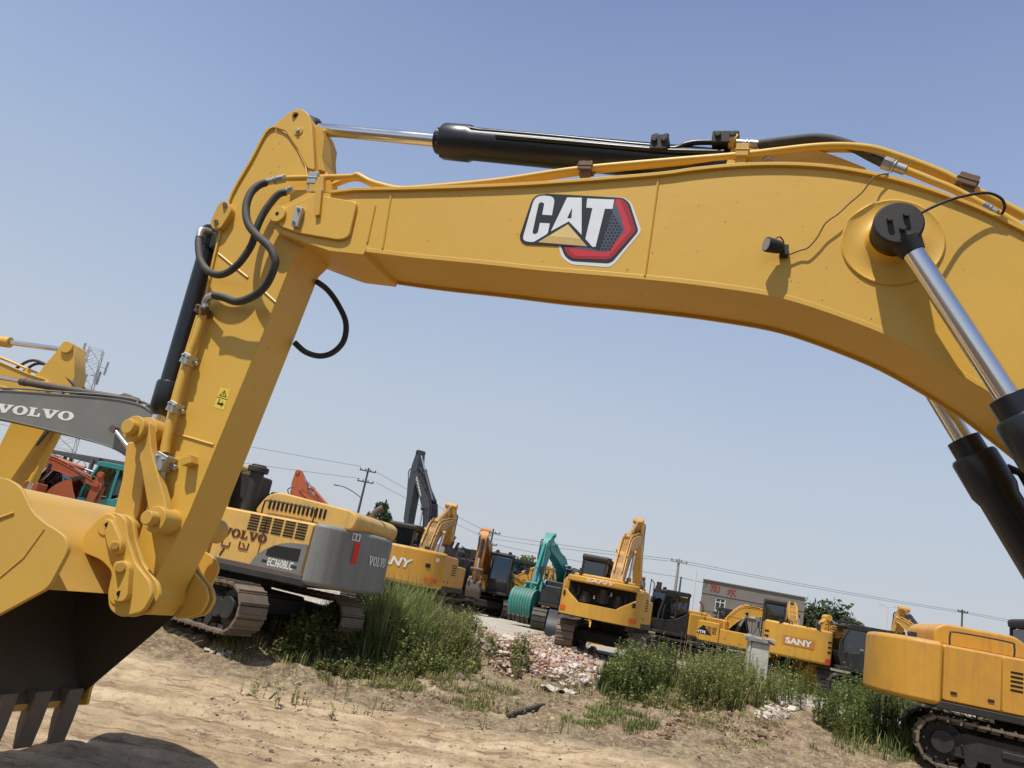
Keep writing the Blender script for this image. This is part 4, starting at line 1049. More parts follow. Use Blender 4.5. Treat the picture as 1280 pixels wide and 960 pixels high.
heap(5200, (672,822,76,30), .018, .085, [PINK,PINK,PALE,CRM,BRK,MUD]); heap(1000, (622,818,36,19), .02, .11, [CRM,PALE,PINK,MUD]); heap(800, (722,846,40,18), .02, .10, [CRM,PALE,PINK])
heap(70, (560,788,14,12), .05, .17, [CRM,PALE], .12); heap(120, (968,893,26,9), .03, .13, [CRM,PALE,(.6,.56,.5)], .04); heap(60, (275,815,22,6), .02, .07, [PALE,CRM], .02)
tag(rb.build('rubble', tintmat('broken brick and concrete', .9)), 'heap of pinkish broken brick and pale concrete rubble at the edge of the yard', None, None, 'stuff')
cl = TM()
for _ in range(12000):
    P, r_ = pxell(690, 905, 470, 75)
    if P.y > 20: continue
    s = .005+.024*rnd(0, 1)**4; c = random.choice([(.25,.18,.12), (.33,.25,.17), (.17,.12,.08), (.45,.38,.3)])
    rock(cl, P+Vector((0, 0, s*.2)), s, jit(c, .2), .3)
for ex_, ey_, rx_, ry_, n_ in ((875,903,42,13,420), (830,916,36,10,260), (940,915,45,12,260), (640,842,70,8,160), (520,852,60,6,120)):
    for _ in range(n_):
        P, r_ = pxell(ex_, ey_, rx_, ry_); s = .012+.07*rnd(0, 1)**3; rock(cl, P+Vector((0, 0, s*.3)), s, jit(random.choice([(.24,.165,.105), (.33,.235,.15), (.18,.125,.08)]), .2), .2)
tag(cl.build('loose_clods', tintmat('dry earth clods', .95)), 'dry earth clods and small stones scattered over the dirt track', None, None, 'stuff')
# ------------------------------------------------------------------ the other excavators
def hor(x): return 737+(x-640)*math.tan(ROLL)
def gp(px, D):
    d = ray(px, hor(px)); d = d/Vector((d.x, d.y)).length*1.0
    k = D/ d.dot(Vector((fwd.x, fwd.y, 0)).normalized())
    P = CAM+d*k; return Vector((P.x, P.y, base_h(P.x, P.y)))
VOL = slab_word('VOLVO')
GRP = 'excavators parked in the yard behind the near one'
# old grey and yellow machine on the left
pv = Vector((-4.5, 15.9, .0)); pv.z = base_h(pv.x, pv.y)-.02; hv = R(164)
volr = exc('weathered yellow excavator with a scuffed grey counterweight standing in the weeds', pv, hv, 1.0, 'vy', 'vg2', 'vy', boomc='vg', armc='vg', T=('p',-62,499), E=('p',-110,650), tyaw=R(160), trk='track', depth=.86, bend=.72, cwd=.78, cyl='rust', hood=False, slots=False, group=GRP, foot=(.2,1.75), counter='v')
vol, vcw, vboom = volr[:3]
hd = MB(); hd.ext(rounded([(-2.62,2.1),(-2.66,2.36),(-2.5,2.46),(-1.0,2.56),(-.75,2.48),(-.55,2.1)], .14), -.95, 1.1)
eh = hd.build('engine_hood', M['vy'], vol, bev=.09, seg=3)
for k in range(14):
    s = MB(); x = -.86-k*.088; s.box((x, 1.103, 2.31), (.042, .02, .17)); 
    s.build('louvre', M['slot'], eh)
l = MB()
for r_ in range(6):
    for c_ in range(5): l.box((-.78-c_*.245, 1.345, 1.80+r_*.05), (.2, .012, .024))
l.build('louvre', M['slot'], vol)
l = MB()
for r_ in range(9): l.box((.02-.0, 1.345, 1.42), (.001, .001, .001)) if r_ == 0 else l.box((.55-.05*r_-.0+.2, 1.345, 1.42+.02*r_*0), (.028, .012, .3))
l.build('louvre', M['slot'], vol)
fs = MB(); fs.box((.42, 1.05, 1.62), (.78, .52, .96)); fs.build('front_side_panel', M['vy'], vol, bev=.03)
# grey swoosh panel with mesh grille and model number
sw = MB(); P = [(-.92,1.18),(-1.03,1.38),(-1.25,1.56),(-1.55,1.68),(-1.955,1.72),(-1.955,1.18)]
cu = c2([(a, b) for a, b in P[:5]], 5); sw.ext([(a, b) for a, b in cu]+[P[5]], 1.338, 1.352); sp_ = sw.build('lower_side_panel', M['vg'], vol)
gr = MB(); gr.ext([(-1.2,1.5),(-1.33,1.6),(-1.85,1.62),(-1.85,1.4),(-1.2,1.4)], 1.35, 1.358); gr.build('mesh_grille', M['black'], sp_)
sk = MB(); sk.box((-.55, 1.33, 1.12), (2.9, .05, .16)); sk.build('side_skirt', M['rust'], vol, bev=.01)
fb = MB(); fb.box((-.05,.62,2.45), (.5,.7,.75)); fb.box((-.42,-.2,2.35), (.3,.9,.5)); fb.build('filter_housing', M['dark'], vol, bev=.05)
mb = MB(); lettering(mb, font_fill('EC360BLC', 0, .02, .62), (-1.27, 1.356, 1.235), (-1,0,0), (0,0,1), .14); mb.build('model_number', M['white'], sp_)
mb = MB(); lettering(mb, VOL, (-.2, 1.352, 1.60), (-1,0,0), (0,0,1), .15); mb.build('maker_name', M['rustred'], vol)
for P in ([(-.26,1.55),(-.26,1.42),(-.42,1.42),(-.42,1.50)], [(-.34,1.38),(-.30,1.30),(-.28,1.24)], [(-.62,1.55),(-.62,1.43),(-.80,1.43),(-.80,1.54)], [(-.68,1.53),(-.74,1.46)]):
    mb = MB(); mb.tube([(x, 1.351, z) for x, z in P], .013, 4); mb.build('sticker_residue', M['rustred'], vol)
mb = MB()
mb.box((.35, 1.357, 1.10), (.22, .006, .09)); mb.build('red_reflector', M['red'], vol)
# marks on the counterweight: red flag patch, name, plate
def cwp(phi, z, out=.012):
    a = R(phi); return Vector((-1.985-(.78+out)*math.cos(a)**.8, (1.38+out)*math.sin(a), z))
def cwquad(mb, p0, p1, z0, z1, mat=0, n=5, out=.012):
    vs = []
    for k in range(n+1):
        ph = p0+(p1-p0)*k/n; vs += [cwp(ph, z0, out), cwp(ph, z1, out)]
    mb.add(vs, [(2*k, 2*k+2, 2*k+3, 2*k+1) for k in range(n)], mat)
mb = MB(); cwquad(mb, 40, 33, 1.55, 1.93); mb.build('red_patch', M['red'], vcw)
mb = MB(); cwquad(mb, 45, 35, 1.95, 2.08, out=.014); cwquad(mb, 44, 41, 1.97, 2.06, 1, out=.018); cwquad(mb, 39.5, 36.5, 1.97, 2.06, 1, out=.018); mb.build('number_plate', [M['white'], M['vg']], vcw)
mb = MB(); vsx, fsx = VOL; wmax = max(v.x for v in vsx)
mb.add([cwp(17-34*(v.x/wmax), 1.58+v.y*.17, .014) for v in vsx], fsx); mb.build('maker_name', M['white'], vcw)
# word on the grey boom side (left side faces the camera)
def boomword(parent, data, e_, A, B, side, mat, hk=1.0):
    _, _, _, g, L_, _ = e_; a = Vector(g((A[0]*L_, A[1]*L_))); b = Vector(g((B[0]*L_, B[1]*L_))); d = (b-a); u = Vector((d.y, -d.x)) if side > 0 else Vector((-d.y, d.x))
    vs, fs = data; wm = max(v.x for v in vs); u = u/wm*hk; mb = MB(); y = .2165*(1 if side > 0 else -1)
    mb.add([((a+d*(v.x/wm)+u*v.y).x, y, (a+d*(v.x/wm)+u*v.y).y) for v in vs], fs); return mb.build('maker_name', mat, parent)
boomword(vboom, VOL, volr, (.81,.02), (.57,.075), 1, M['white'], .58)
# air cleaner stack and pipe behind the cab
st_ = MB(); st_.cyl((-.36,1.0,2.1), (-.36,1.0,2.85), .13, seg=14); st_.cyl((-.36,1.0,2.85), (-.36,1.0,2.96), .2, seg=16); st_.cyl((-.36,1.0,2.96), (-.36,1.0,3.0), .14, seg=12); st_.build('air_cleaner', M['rubber'], vol, bev=.02)
e = MB(); e.tube(catmull([(-2.4,-.1,2.35),(-2.42,-.1,2.55),(-2.55,-.15,2.7)], 5), .07, 10); e.build('exhaust_pipe', M['rust'], vol)
hr = MB(); hr.tube([(-.05,1.2,2.1),(-.05,1.2,2.85),(.1,1.2,2.9)], .02, 6); hr.build('handrail', M['vy'], vol)

# yellow machine in the far left corner, boom from the left
exc('clean yellow excavator at the far left, its arm hanging behind the grey boom', gp(-330, 20), R(-4), 1.45, 'cy', 'navy', T=('p',64,488), E=('p',-55,700), trk='track', cyl='cy', group=GRP)
# orange red arm behind the grey counterweight
exc('orange red excavator hidden behind the old grey counterweight, only its folded arm tip showing', gp(420, 36), R(170), .95, 'redx', T=('p',378,612), E=('p',395,700), depth=.9, cyl='redx', group=GRP, detail=False, cabon=False, hood=False)
# far left pair
exc('orange red excavator with a curved boom at the far left', gp(5, 27), R(8), .95, 'redx', T=('p',122,606), E=('p',100,655), psi=200, bend=1.5, group=GRP, detail=False, cyl='redx')
exc('teal excavator with a teal framed cab at the far left', gp(165, 29), R(200), 1.0, 'teal', cabm='teal', T=('p',60,640), E=('p',50,690), group=GRP, detail=False, cyl='teal')
# rusty yellow rear with white lettering beside the grey counterweight
SANY = font_fill('SANY', .18, .035, 1.05)
SANT = font_fill('SANY', .18, .015, 1.05)
s1 = exc('rusty orange yellow excavator with a scraped body parked right of the grey counterweight', gp(522, 25.5), R(80), .95, 'sy', T=(3.3,3.5), E=(4.3,1.2), boomc='ry', armc='sy', bk='rust', psi=-150, tyaw=R(-12), group=GRP, cyl='ry', hood=False, bwid=1.0)
def cwword(e_, data, p0, p1, z, h, mat, cwd=.95, name='maker_name', out=.016, z1=None):
    vs, fs = data; wm = max(v.x for v in vs); P = []
    for v in vs:
        a = R(p0+(p1-p0)*v.x/wm); P.append((-1.985-(cwd+out)*math.cos(a)**.8, (1.38+out)*math.sin(a), z+v.y*h))
    mb = MB(); mb.add(P, fs); mb.build(name, mat, e_[1])
def cwsticker(e_, p0, p1, z0, z1, mat, name='red_reflector', cwd=.95, out=.012):
    vs = []; n = 6
    for k in range(n+1):
        a = R(p0+(p1-p0)*k/n); vs += [(-1.985-(cwd+out)*math.cos(a)**.8, (1.38+out)*math.sin(a), z) for z in (z0, z1)]
    mb = MB(); mb.add(vs, [(2*k, 2*k+2, 2*k+3, 2*k+1) for k in range(n)]); mb.build(name, mat, e_[1])
cwword(s1, SANY, 28, -22, 1.50, .27, M['white'])
cwsticker(s1, -42, -66, 1.2, 1.33, M['redsticker']); cwsticker(s1, 66, 42, 1.2, 1.33, M['redsticker']); cwsticker(s1, -40, -48, 1.62, 1.74, M['black'], 'dark_sticker'); cwsticker(s1, -55, -62, 1.85, 1.95, M['white'], 'pale_label')
# black machine with a tall folded boom
s2 = exc('charcoal excavator with its tall boom folded upright against the sky', gp(531, 39), R(116), 1.1, 'gx', T=('p',522,590), E=('p',506,690), group=GRP, depth=.85, cyl='gx', detail=False, psi=-100)
boomword(s2[2], font_fill('DOOSAN', 0, .03), s2, (.88,.03), (.62,.075), 1, M['white'], .55)
exc('yellow excavator half hidden between the rusty machine and the orange boom', gp(572, 40), R(20), 1.0, 'sy2', T=(3.6,1.7), E=(4.3,.7), group=GRP, detail=False, hood=False)
exc('dark cabbed excavator facing the camera beside an orange boom', gp(604, 40), R(-97), 1.03, 'gx', boomc='oy', armc='oy', bk='rust', T=(3.3,3.25), E=(3.5,1.5), psi=-30, bwid=.6, bucket=.6, group=GRP, cyl='gx', detail=False, hood=False, tyaw=R(12))
s6 = exc('yellow excavator with a square dark cab behind the teal bucket', gp(634, 44), R(4), 1.05, 'sy2', T=(4.2,2.0), E=(4.8,.8), group=GRP, detail=False, hood=False)
mb = MB(); lettering(mb, font_fill('XCMG', .1, .02), (-1.2,-1.345,1.5), (1,0,0), (0,0,1), .22); mb.build('maker_name', M['black'], s6[0])
exc('teal excavator facing the camera with its ribbed bucket curled in front', gp(704, 38.5), R(-116), .98, 'teal', T=(3.4,3.6), E=(4.25,1.2), psi=55, bk='teald', group=GRP, cyl='teal', ribs=True, cabm='gx', bucket=1.0, hood=False, bwid=1.0)
exc('dark excavator with a pale glazed cab right of the teal boom', gp(716, 35), R(-100), 1.0, 'gx', T=(3.4,1.9), E=(4.0,.8), group=GRP, cyl='gx', detail=False, hood=False)
# orange yellow machine seen from behind, rear cover open
s7 = exc('orange yellow excavator seen from behind with its rear engine cover open', gp(763, 25), R(72), 1.0, 'sy2', sy=.86, T=(4.5,4.15), E=(7.0,1.9), tyaw=R(4), group=GRP, hood=False, counter='open', trk='track', cyl='ry', bk='rust', boomc='sy')
ld = MB(); pl = [(-1.9,-1.2)]+[(-1.9-.9*math.cos(R(a))**.8, 1.3*math.sin(R(a))) for a in range(-70, 71, 10)]+[(-1.9,1.2)]
ld.plan(pl, 1.98, 2.16); ld.plan([(x*.8-.3, y*.86) for x, y in pl], 2.15, 2.24); lid = ld.build('engine_cover', M['sy2'], s7[0], bev=.05, seg=3)
vs, fs = SANT; wm = max(v.x for v in vs); mb = MB(); P = []
for v in vs:
    a = R(22-44*v.x/wm); P.append((-1.905-.91*math.cos(a)**.8-.004, 1.31*math.sin(a), 2.03+v.y*.09))
mb.add(P, fs); mb.build('maker_name', M['white'], lid)
ib = MB(); ib.box((-2.2, 0, 1.7), (.4, 2.2, .56)); ib.build('engine_bay', M['slot'], s7[0])
for k, (y, z, a, b_, m_) in enumerate(((-.6,1.62,.3,.34,'dark'),(-.1,1.7,.42,.4,'blkm'),(.5,1.6,.4,.3,'dark'),(.75,1.75,.1,.3,'blkm'),(-.35,1.82,.08,.08,'steel'),(.2,1.66,.07,.06,'white'),(-.85,1.7,.06,.3,'dark'))):
    q = MB(); q.cyl((-2.42,y,z-b_/2), (-2.42,y,z+b_/2), a/3, seg=12); q.box((-2.4,y,z-.05), (.1,a*.9,b_*.6)); q.build('engine_part', M[m_], s7[0], bev=.01)
cwsticker(s7, 68, 50, 1.14, 1.27, M['redsticker']); cwsticker(s7, -50, -68, 1.14, 1.27, M['redsticker']); cwsticker(s7, 62, 55, 1.55, 1.68, M['black'], 'dark_sticker', out=.02); cwsticker(s7, -53, -60, 1.55, 1.68, M['black'], 'dark_sticker', out=.02)
exc('dark cabbed excavator with yellow flanks right of the open rear cover', gp(838, 33), R(203), .88, 'sy2', T=(3.0,1.5), E=(3.6,.7), group=GRP, detail=False, hood=False)
s8 = exc('small yellow excavator with a rounded hood in front of the brick building', gp(896, 33), R(-10), .8, 'sy2', T=('p',985,772), E=('p',992,806), bend=1.2, group=GRP, detail=False)
mb = MB(); mb.add([(x, -1.345, z) for x, z in ((-1.3,1.45),(-.4,1.45),(-.6,1.65),(-.85,1.9),(-1.1,1.65))], [(0,1,2,3,4)]); mb.build('triangle_mark', M['black'], s8[0])
mb = MB(); lettering(mb, font_fill('HYM', 0, .03), (-1.16,-1.349,1.48), (1,0,0), (0,0,1), .16); mb.build('maker_name', M['white'], s8[0])
s9 = exc('yellow excavator seen from behind, red corner stripes and white lettering, by the concrete block', gp(990, 28), R(72), .97, 'sy2', T=(4.1,2.4), E=(4.6,.9), group=GRP, hood=False, sy=.8, cwd=.45)
cwsticker(s9, 26, -28, 1.44, 1.74, M['oy'], 'name_panel', .45, .01); cwword(s9, font_fill('SANY', 0, .04, 1.15), 21, -23, 1.49, .2, M['white'], .45)
for a, b_ in ((78, 54), (-54, -78)): cwsticker(s9, a, b_, 1.08, 1.24, M['red'], 'red_stripe', .45)
for a, b_ in ((74, 58), (-58, -74)):
    for r_ in range(3): cwsticker(s9, a, b_, 1.42+r_*.16, 1.48+r_*.16, M['slot'], 'louvre', .45)
s10 = exc('big orange yellow excavator standing in weeds at the right edge, its rear to the left', gp(1292, 17), R(-14), 1.13, 'sy', T=(4.6,3.6), E=(5.5,1.2), tyaw=R(-10), trk='track', group=GRP, hood=True)
for ch in list(s10[0].children):
    if ch.name.startswith('exhaust'): bpy.data.objects.remove(ch)
exc('yellow excavator with its arm hanging down at the right, seen through weeds', gp(1088, 27), R(178), .95, 'sy2', T=('p',1031,784), E=('p',1020,832), bend=.55, cabH=2.55, group=GRP, detail=False, hood=False)
exc('yellow excavator far behind the right edge with only its boom head above', gp(1160, 31), R(84), 1.0, 'sy2', T=(2.7,3.35), E=(3.6,1.6), group=GRP, detail=False, hood=False, cabH=2.6)
# ------------------------------------------------------------------ building, poles, wires, trees, small things
def brickmat():
    m, nt, b = newmat('grey brick wall'); L = nt.links.new
    tc = N(nt, 'ShaderNodeTexCoord'); mp = N(nt, 'ShaderNodeMapping'); mp.inputs['Rotation'].default_value = (R(90), 0, 0); L(tc.outputs['Object'], mp.inputs[0])
    br = N(nt, 'ShaderNodeTexBrick'); br.inputs['Scale'].default_value = 4.0; br.inputs['Color1'].default_value = (.185,.16,.138,1); br.inputs['Color2'].default_value = (.14,.12,.103,1); br.inputs['Mortar'].default_value = (.24,.225,.2,1); br.inputs['Mortar Size'].default_value = .03
    L(mp.outputs[0], br.inputs[0]); n = N(nt, 'ShaderNodeTexNoise', Scale=.7, Detail=8.0); L(tc.outputs['Object'], n.inputs['Vector'])
    L(mixc(nt, ramp(nt, n.outputs[0], [(.4,(0,0,0,1)),(.7,(1,1,1,1))]).outputs[0], br.outputs[0], (.22,.19,.16,1)), b.inputs['Base Color']); b.inputs['Roughness'].default_value = .95
    return m
BR = brickmat()
D_ = 77
bl, brr = gp(872, D_), gp(1001, D_-2.8)
xd = (brr-bl); Wd = xd.length; rz = math.atan2(xd.y, xd.x)
bd = empty('brick_building', (bl.x, bl.y, .5), rz); tag(bd, 'grey brick two storey building with two white framed windows and red painted characters', 'building')
HB = 6.1
wl = MB()
wins = [(1.35, 3.4, .95, 1.25), (4.2, 3.4, .95, 1.25)]
xs = [0, 1.35, 2.3, 4.2, 5.15, Wd]
wl.box((Wd/2, .16, 1.7), (Wd, .3, 3.4)); wl.box((Wd/2, .16, (4.65+HB)/2), (Wd, .3, HB-4.65))
for a, b_ in ((0,1.35),(2.3,4.2),(5.15,Wd)): wl.box(((a+b_)/2, .16, 4.025), (b_-a, .3, 1.25))
wl.box((.15, 4.2, HB/2), (.3, 7.8, HB)); wl.box((Wd-.15, 4.2, HB/2), (.3, 7.8, HB)); wl.box((Wd/2, 8, HB/2), (Wd, .3, HB)); wl.build('wall', BR, bd)
rf = MB(); rf.box((Wd/2, 4, HB-.25), (Wd-.4, 7.6, .2)); rf.build('roof', flatm('roof tar', (.1,.1,.1), .9), bd)
cp_ = MB(); cp_.box((Wd/2, .13, HB+.05), (Wd+.1, .5, .1)); cp_.box((Wd/2, -.015, 4.9), (Wd, .06, .08)); cp_.build('coping', flatm('concrete coping', (.2,.19,.175), .9), bd, bev=.01)
for x, z, w_, h_ in wins:
    f = MB()
    for q in ((x+.04, z+h_/2, .08, h_), (x+w_-.04, z+h_/2, .08, h_), (x+w_/2, z+.04, w_-.16, .08), (x+w_/2, z+h_-.04, w_-.16, .08), (x+w_/2, z+h_/2-.05, .07, h_-.25), (x+w_/2, z+h_*.68, w_-.16, .07)): f.box((q[0], .1, q[1]), (q[2], .1, q[3]))
    fr = f.build('window', flatm('white window frame', (.7,.7,.68), .5), bd, bev=.008)
    p_ = MB(); p_.box((x+w_/2, .16, z+h_/2), (w_-.1, .02, h_-.1)); p_.build('pane', flatm('dark pane', (.03,.035,.04), .15, spec=.8), fr)
    s_i = MB(); s_i.box((x+w_/2, -.03, z-.05), (w_+.2, .16, .08)); s_i.build('sill', flatm('concrete sill', (.3,.28,.26), .9), fr)
mb = MB()
JIA = [[(.02,.72),(.5,.74),(.46,.2),(.36,.12)], [(.27,.98),(.24,.5),(.02,.04)], [(.6,.68),(.6,.12)], [(.6,.68),(.98,.66),(.95,.14)], [(.6,.16),(.96,.18)]]
SHUI = [[(.5,.98),(.5,.06),(.4,.14)], [(.06,.68),(.38,.68),(.06,.2)], [(.9,.84),(.62,.6)], [(.56,.56),(.98,.1)]]
RP = flatm('red wall paint', (.34,.04,.045), .8)
for st__, x_, z_ in ((JIA,.75,5.12), (SHUI,2.35,5.0)):
    mb = MB(); stroke_word(mb, st__, (x_,-.034,z_), (1,0,0), (0,0,1), .85, .10); mb.build('painted_character', RP, bd)

POLEM = paint('weathered pole', (.085,.08,.075), .8, .4, (.14,.12,.1), scale=2)
CONC = paint('concrete pole', (.30,.29,.27), .85, .4, (.18,.16,.14), scale=2)
WHT = paint('white metal pole', (.7,.7,.68), .5, .2, (.35,.32,.28), scale=3)
tops = {}
def pole(px, py, D, label, key, mat, arms_=((.35,1.7),(1.5,1.7)), r=.13, cat='utility pole', name='utility_pole', lamp=False, tz=0):
    T = at_depth(px, py, D); r0 = empty(name, (T.x, T.y, base_h(T.x, T.y)), R(tz)); tag(r0, label, cat); h = T.z-r0.location.z
    p_ = MB(); p_.tube([(0,0,-.3),(0,0,h)], [r*1.3, r*.75], 10); p_.build('post', mat, r0); tops[key] = T
    for dz, w_ in arms_:
        a = MB(); a.box((0,-.12,h-dz), (w_,.1,.12)); ar = a.build('crossarm', mat, r0)
        for k in range(4):
            i_ = MB(); x = (-.46+.307*k)*w_; i_.tube([(x,-.12,h-dz+.06),(x,-.12,h-dz+.13),(x,-.12,h-dz+.2),(x,-.12,h-dz+.24)], [.03,.07,.06,.03], 8); i_.build('insulator', POLEM, ar)
    if lamp:
        a = MB(); a.tube(catmull([(0,0,h-3.2),(-.9,-.1,h-2.75),(-1.9,-.2,h-2.45),(-2.6,-.25,h-2.4)], 5), .05, 6); la = a.build('lamp_arm', mat, r0)
        a = MB(); a.box((-2.8,-.26,h-2.42), (.5,.2,.1)); a.build('lamp_head', mat, la)
    return r0
pole(461, 585, 80, 'dark utility pole with two crossarms and a lamp arm behind the grey counterweight', 'A', POLEM, lamp=True)
pole(606.5, 664, 98, 'pale concrete utility pole left of its darker twin', 'B', CONC, ((.5,1.6),(1.6,1.2)))
pole(617, 661, 92, 'dark utility pole standing right beside the pale concrete pole', 'C', POLEM, ((.5,1.8),(1.9,1.5)))
pole(849, 699, 75, 'tall concrete pole left of the brick building carrying the wires', 'D', CONC, ((.3,1.6),), .15)
pole(851.5, 721, 70, 'shorter dark post just right of the tall concrete pole', 'D2', POLEM, (), .1, 'post', 'post')
pole(870.5, 713, 72, 'thin white flag pole beside the brick building corner', 'E', WHT, (), .09, 'pole', 'flag_pole')
pole(1203, 762, 95, 'distant pole at the far right holding the end of the wires', 'G', POLEM, ((.3,1.3),))
T = at_depth(1110, 757, 90); r0 = empty('street_lamp', (T.x, T.y, base_h(T.x, T.y))); tag(r0, 'white street lamp with two heads far behind on the right', 'street lamp'); h = T.z-r0.location.z
p_ = MB(); p_.tube([(0,0,-.2),(0,0,h)], [.1,.06], 8); p_.build('post', WHT, r0)
for sx in (-1, 1):
    p_ = MB(); p_.tube([(0,0,h-.15),(sx*.6,0,h-.05)], .04, 6); p_.box((sx*.8,0,h-.03), (.5,.25,.1)); p_.build('lamp_head', WHT, r0)
WM = flatm('cable black', (.03,.03,.03), .7)
def wire(pts, label, r=.018, sag=.5):
    P = [at_depth(*p) for p in pts]; Q = []
    for a, b_ in zip(P[:-1], P[1:]):
        for k in range(13):
            t = k/12; q = a.lerp(b_, t); q.z -= sag*4*t*(1-t)*(b_-a).length/60
            if not Q or k: Q.append(q)
    mb = MB(); mb.tube(Q, r, 5); o = mb.build('power_cable', WM); tag(o, label, 'cable', 'overhead cables')
wire([(-120,466,82),(451,583,80)], 'upper overhead cable running left from the dark pole with two crossarms')
wire([(-120,508,82),(450,598,80)], 'lower overhead cable running left from the dark pole with two crossarms')
wire([(470,590,80),(615,668,92),(848,700,75),(1203,764,95),(1420,800,110)], 'highest overhead cable passing above the teal boom and the brick building', sag=.25)
wire([(470,603,80),(606,672,98),(843,702,75),(1203,766,95),(1420,803,110)], 'second overhead cable just under the highest one', sag=.25)
wire([(606,684,98),(617,680,92),(847,721,75),(930,738,76)], 'low overhead cable ending at the brick building wall')

LEAFM = tintmat('tree leaves', .8, .25)
BARK = paint('bark', (.10,.075,.055), .9, .5, (.16,.13,.1), scale=4, bump=.08)
def tree(px, D, top, wid, label, cols, n=1500, trunk=.3, ls=.22, cat='tree', nb_=9):
    B = gp(px, D); T = at_depth(px, top, D); h = T.z-B.z
    r0 = empty('tree', B); tag(r0, label, cat)
    t = MB(); t.tube([(0,0,-.2),(.1,0,h*.3),(0,.1,h*.6),(.05,0,h*.9)], [.04*h,.03*h,.02*h,.006*h], 8)
    lob = []
    for k in range(nb_):
        a = rnd(0, 6.28); rr = wid*.5*rnd(.25,.75); z = h*rnd(trunk+.12, .86); c = Vector((rr*math.cos(a), rr*math.sin(a), z)); lob.append((c, wid*rnd(.18,.32), rnd(.65,1.25)))
        t.tube([(0,0,z*.55), c*.6+Vector((0,0,z*.3)), c], [.014*h,.009*h,.003*h], 6)
    lob.append((Vector((0,0,h*.86)), wid*.2, 1.1))
    t.build('trunk', BARK, r0); tm = TM()
    for _ in range(n):
        c, rad, br = random.choice(lob); d = Vector((random.gauss(0,1), random.gauss(0,1), random.gauss(0,.8))).normalized()*rad*rnd(.45,1.12)
        q = c+d; s = ls*rnd(.6,1.4); u = Vector((rnd(-1,1), rnd(-1,1), rnd(-1,1))).normalized(); v = u.orthogonal().normalized()
        tm.add([q-u*s, q+v*s*.5, q+u*s, q-v*s*.5], [(0,1,2,3)], jit(tuple(x*br for x in random.choice(cols)), .2))
    tm.build('crown', LEAFM, r0)
TG = [(.05,.075,.03),(.07,.095,.04),(.035,.055,.022)]; TL = [(.10,.13,.05),(.13,.15,.06),(.07,.09,.035)]
tree(462, 70, 617, 3.0, 'small dark tree beside the utility pole with the lamp arm', TG, 1300, .3, .2)
tree(452, 74, 632, 2.6, 'low dark tree top just behind the exhaust pipe of the old machine', TG, 900, .3, .2)
tree(654, 58, 694, 3.0, 'light green tree behind the yellow excavator and the teal boom', TL, 1500, .3, .16)
tree(1030, 95, 757, 7.0, 'wide dark green tree right of the brick building', TG, 2600, .2, .35, nb_=16)
tree(1062, 98, 776, 5.5, 'lower dark tree at the end of the row right of the building', TG, 1500, .2, .35)
tree(40, 46, 568, 3.6, 'dark green tree at the far left under the yellow arm', TG, 1800, .2, .18)
tree(-10, 50, 590, 4.0, 'bushy dark tree at the very left edge', TG, 1500, .2, .2)
tree(1180, 130, 822, 9, 'distant grey green tree far behind the right edge machine', TG, 900, .2, .5)
tree(1262, 125, 835, 9, 'last distant tree at the right edge', TG, 900, .2, .5)
tree(785, 120, 752, 7, 'distant tree behind the rear of the open excavator', TG, 900, .2, .45)
tree(835, 115, 757, 6, 'distant tree left of the tall concrete pole', TG, 800, .2, .45)
tree(560, 110, 704, 7, 'distant tree behind the rusty boom', TG, 800, .2, .45)

# lattice tower with antennas
T = at_depth(121, 437, 62); r0 = empty('lattice_tower', (T.x, T.y, base_h(T.x, T.y)), R(20)); tag(r0, 'thin lattice tower with antennas rising behind the grey boom', 'tower'); h = T.z-r0.location.z
TWM = paint('galvanised lattice', (.34,.34,.35), .6, .3, (.15,.13,.12), scale=3); t = MB(); n = 13
wd_ = lambda z: 1.1-(.6*z/h)
for k in range(n):
    z0, z1 = h*k/n, h*(k+1)/n; w0, w1 = wd_(z0), wd_(z1); C0 = [(-w0,-w0),(w0,-w0),(w0,w0),(-w0,w0)]; C1 = [(-w1,-w1),(w1,-w1),(w1,w1),(-w1,w1)]
    for i in range(4):
        j = (i+1) % 4; t.tube([(*C0[i],z0),(*C1[i],z1)], .032, 4); t.tube([(*C0[i],z0),(*C1[j],z1)], .016, 4); t.tube([(*C0[j],z0),(*C1[i],z1)], .016, 4); t.tube([(*C1[i],z1),(*C1[j],z1)], .016, 4)
t.build('lattice', TWM, r0)
for k in range(7):
    a = k*.9; q = MB(); z = h-rnd(-.3,2.6); p = (math.cos(a)*.95, math.sin(a)*.95); q.tube([(p[0]*.4,p[1]*.4,z),(p[0]*1.1,p[1]*1.1,z)], .03, 4); q.box((p[0]*1.15,p[1]*1.15,z), (.14,.2,1.1)); q.build('antenna', TWM, r0)
# steel canopy at the far left
A_, B_ = gp(42, 42), gp(250, 38); d = B_-A_; r0 = empty('steel_canopy', (A_.x, A_.y, base_h(A_.x, A_.y)), math.atan2(d.y, d.x)); tag(r0, 'dark steel canopy roof on posts behind the teal cab at the far left', 'canopy'); L_ = math.hypot(d.x, d.y)
CM = paint('dark canopy steel', (.07,.07,.075), .6, .4, (.12,.1,.09), scale=2); q = MB(); q.box((L_/2,2,3.75), (L_+.4,5,.12)); q.build('roof', CM, r0)
q = MB(); q.box((L_/2,-.45,3.64), (L_,.08,.08)); q.box((L_/2,-.45,3.1), (L_,.08,.08))
for k in range(22): x0_, x1_ = L_*k/22, L_*(k+1)/22; q.tube([(x0_,-.45,3.1 if k % 2 else 3.64),(x1_,-.45,3.64 if k % 2 else 3.1)], .025, 4)
q.build('truss', CM, r0)
for k in range(4):
    for y in (-.45, 4.2): q = MB(); q.box((.1+(L_-.2)*k/3,y,1.75), (.16,.16,3.9)); q.build('post', CM, r0)

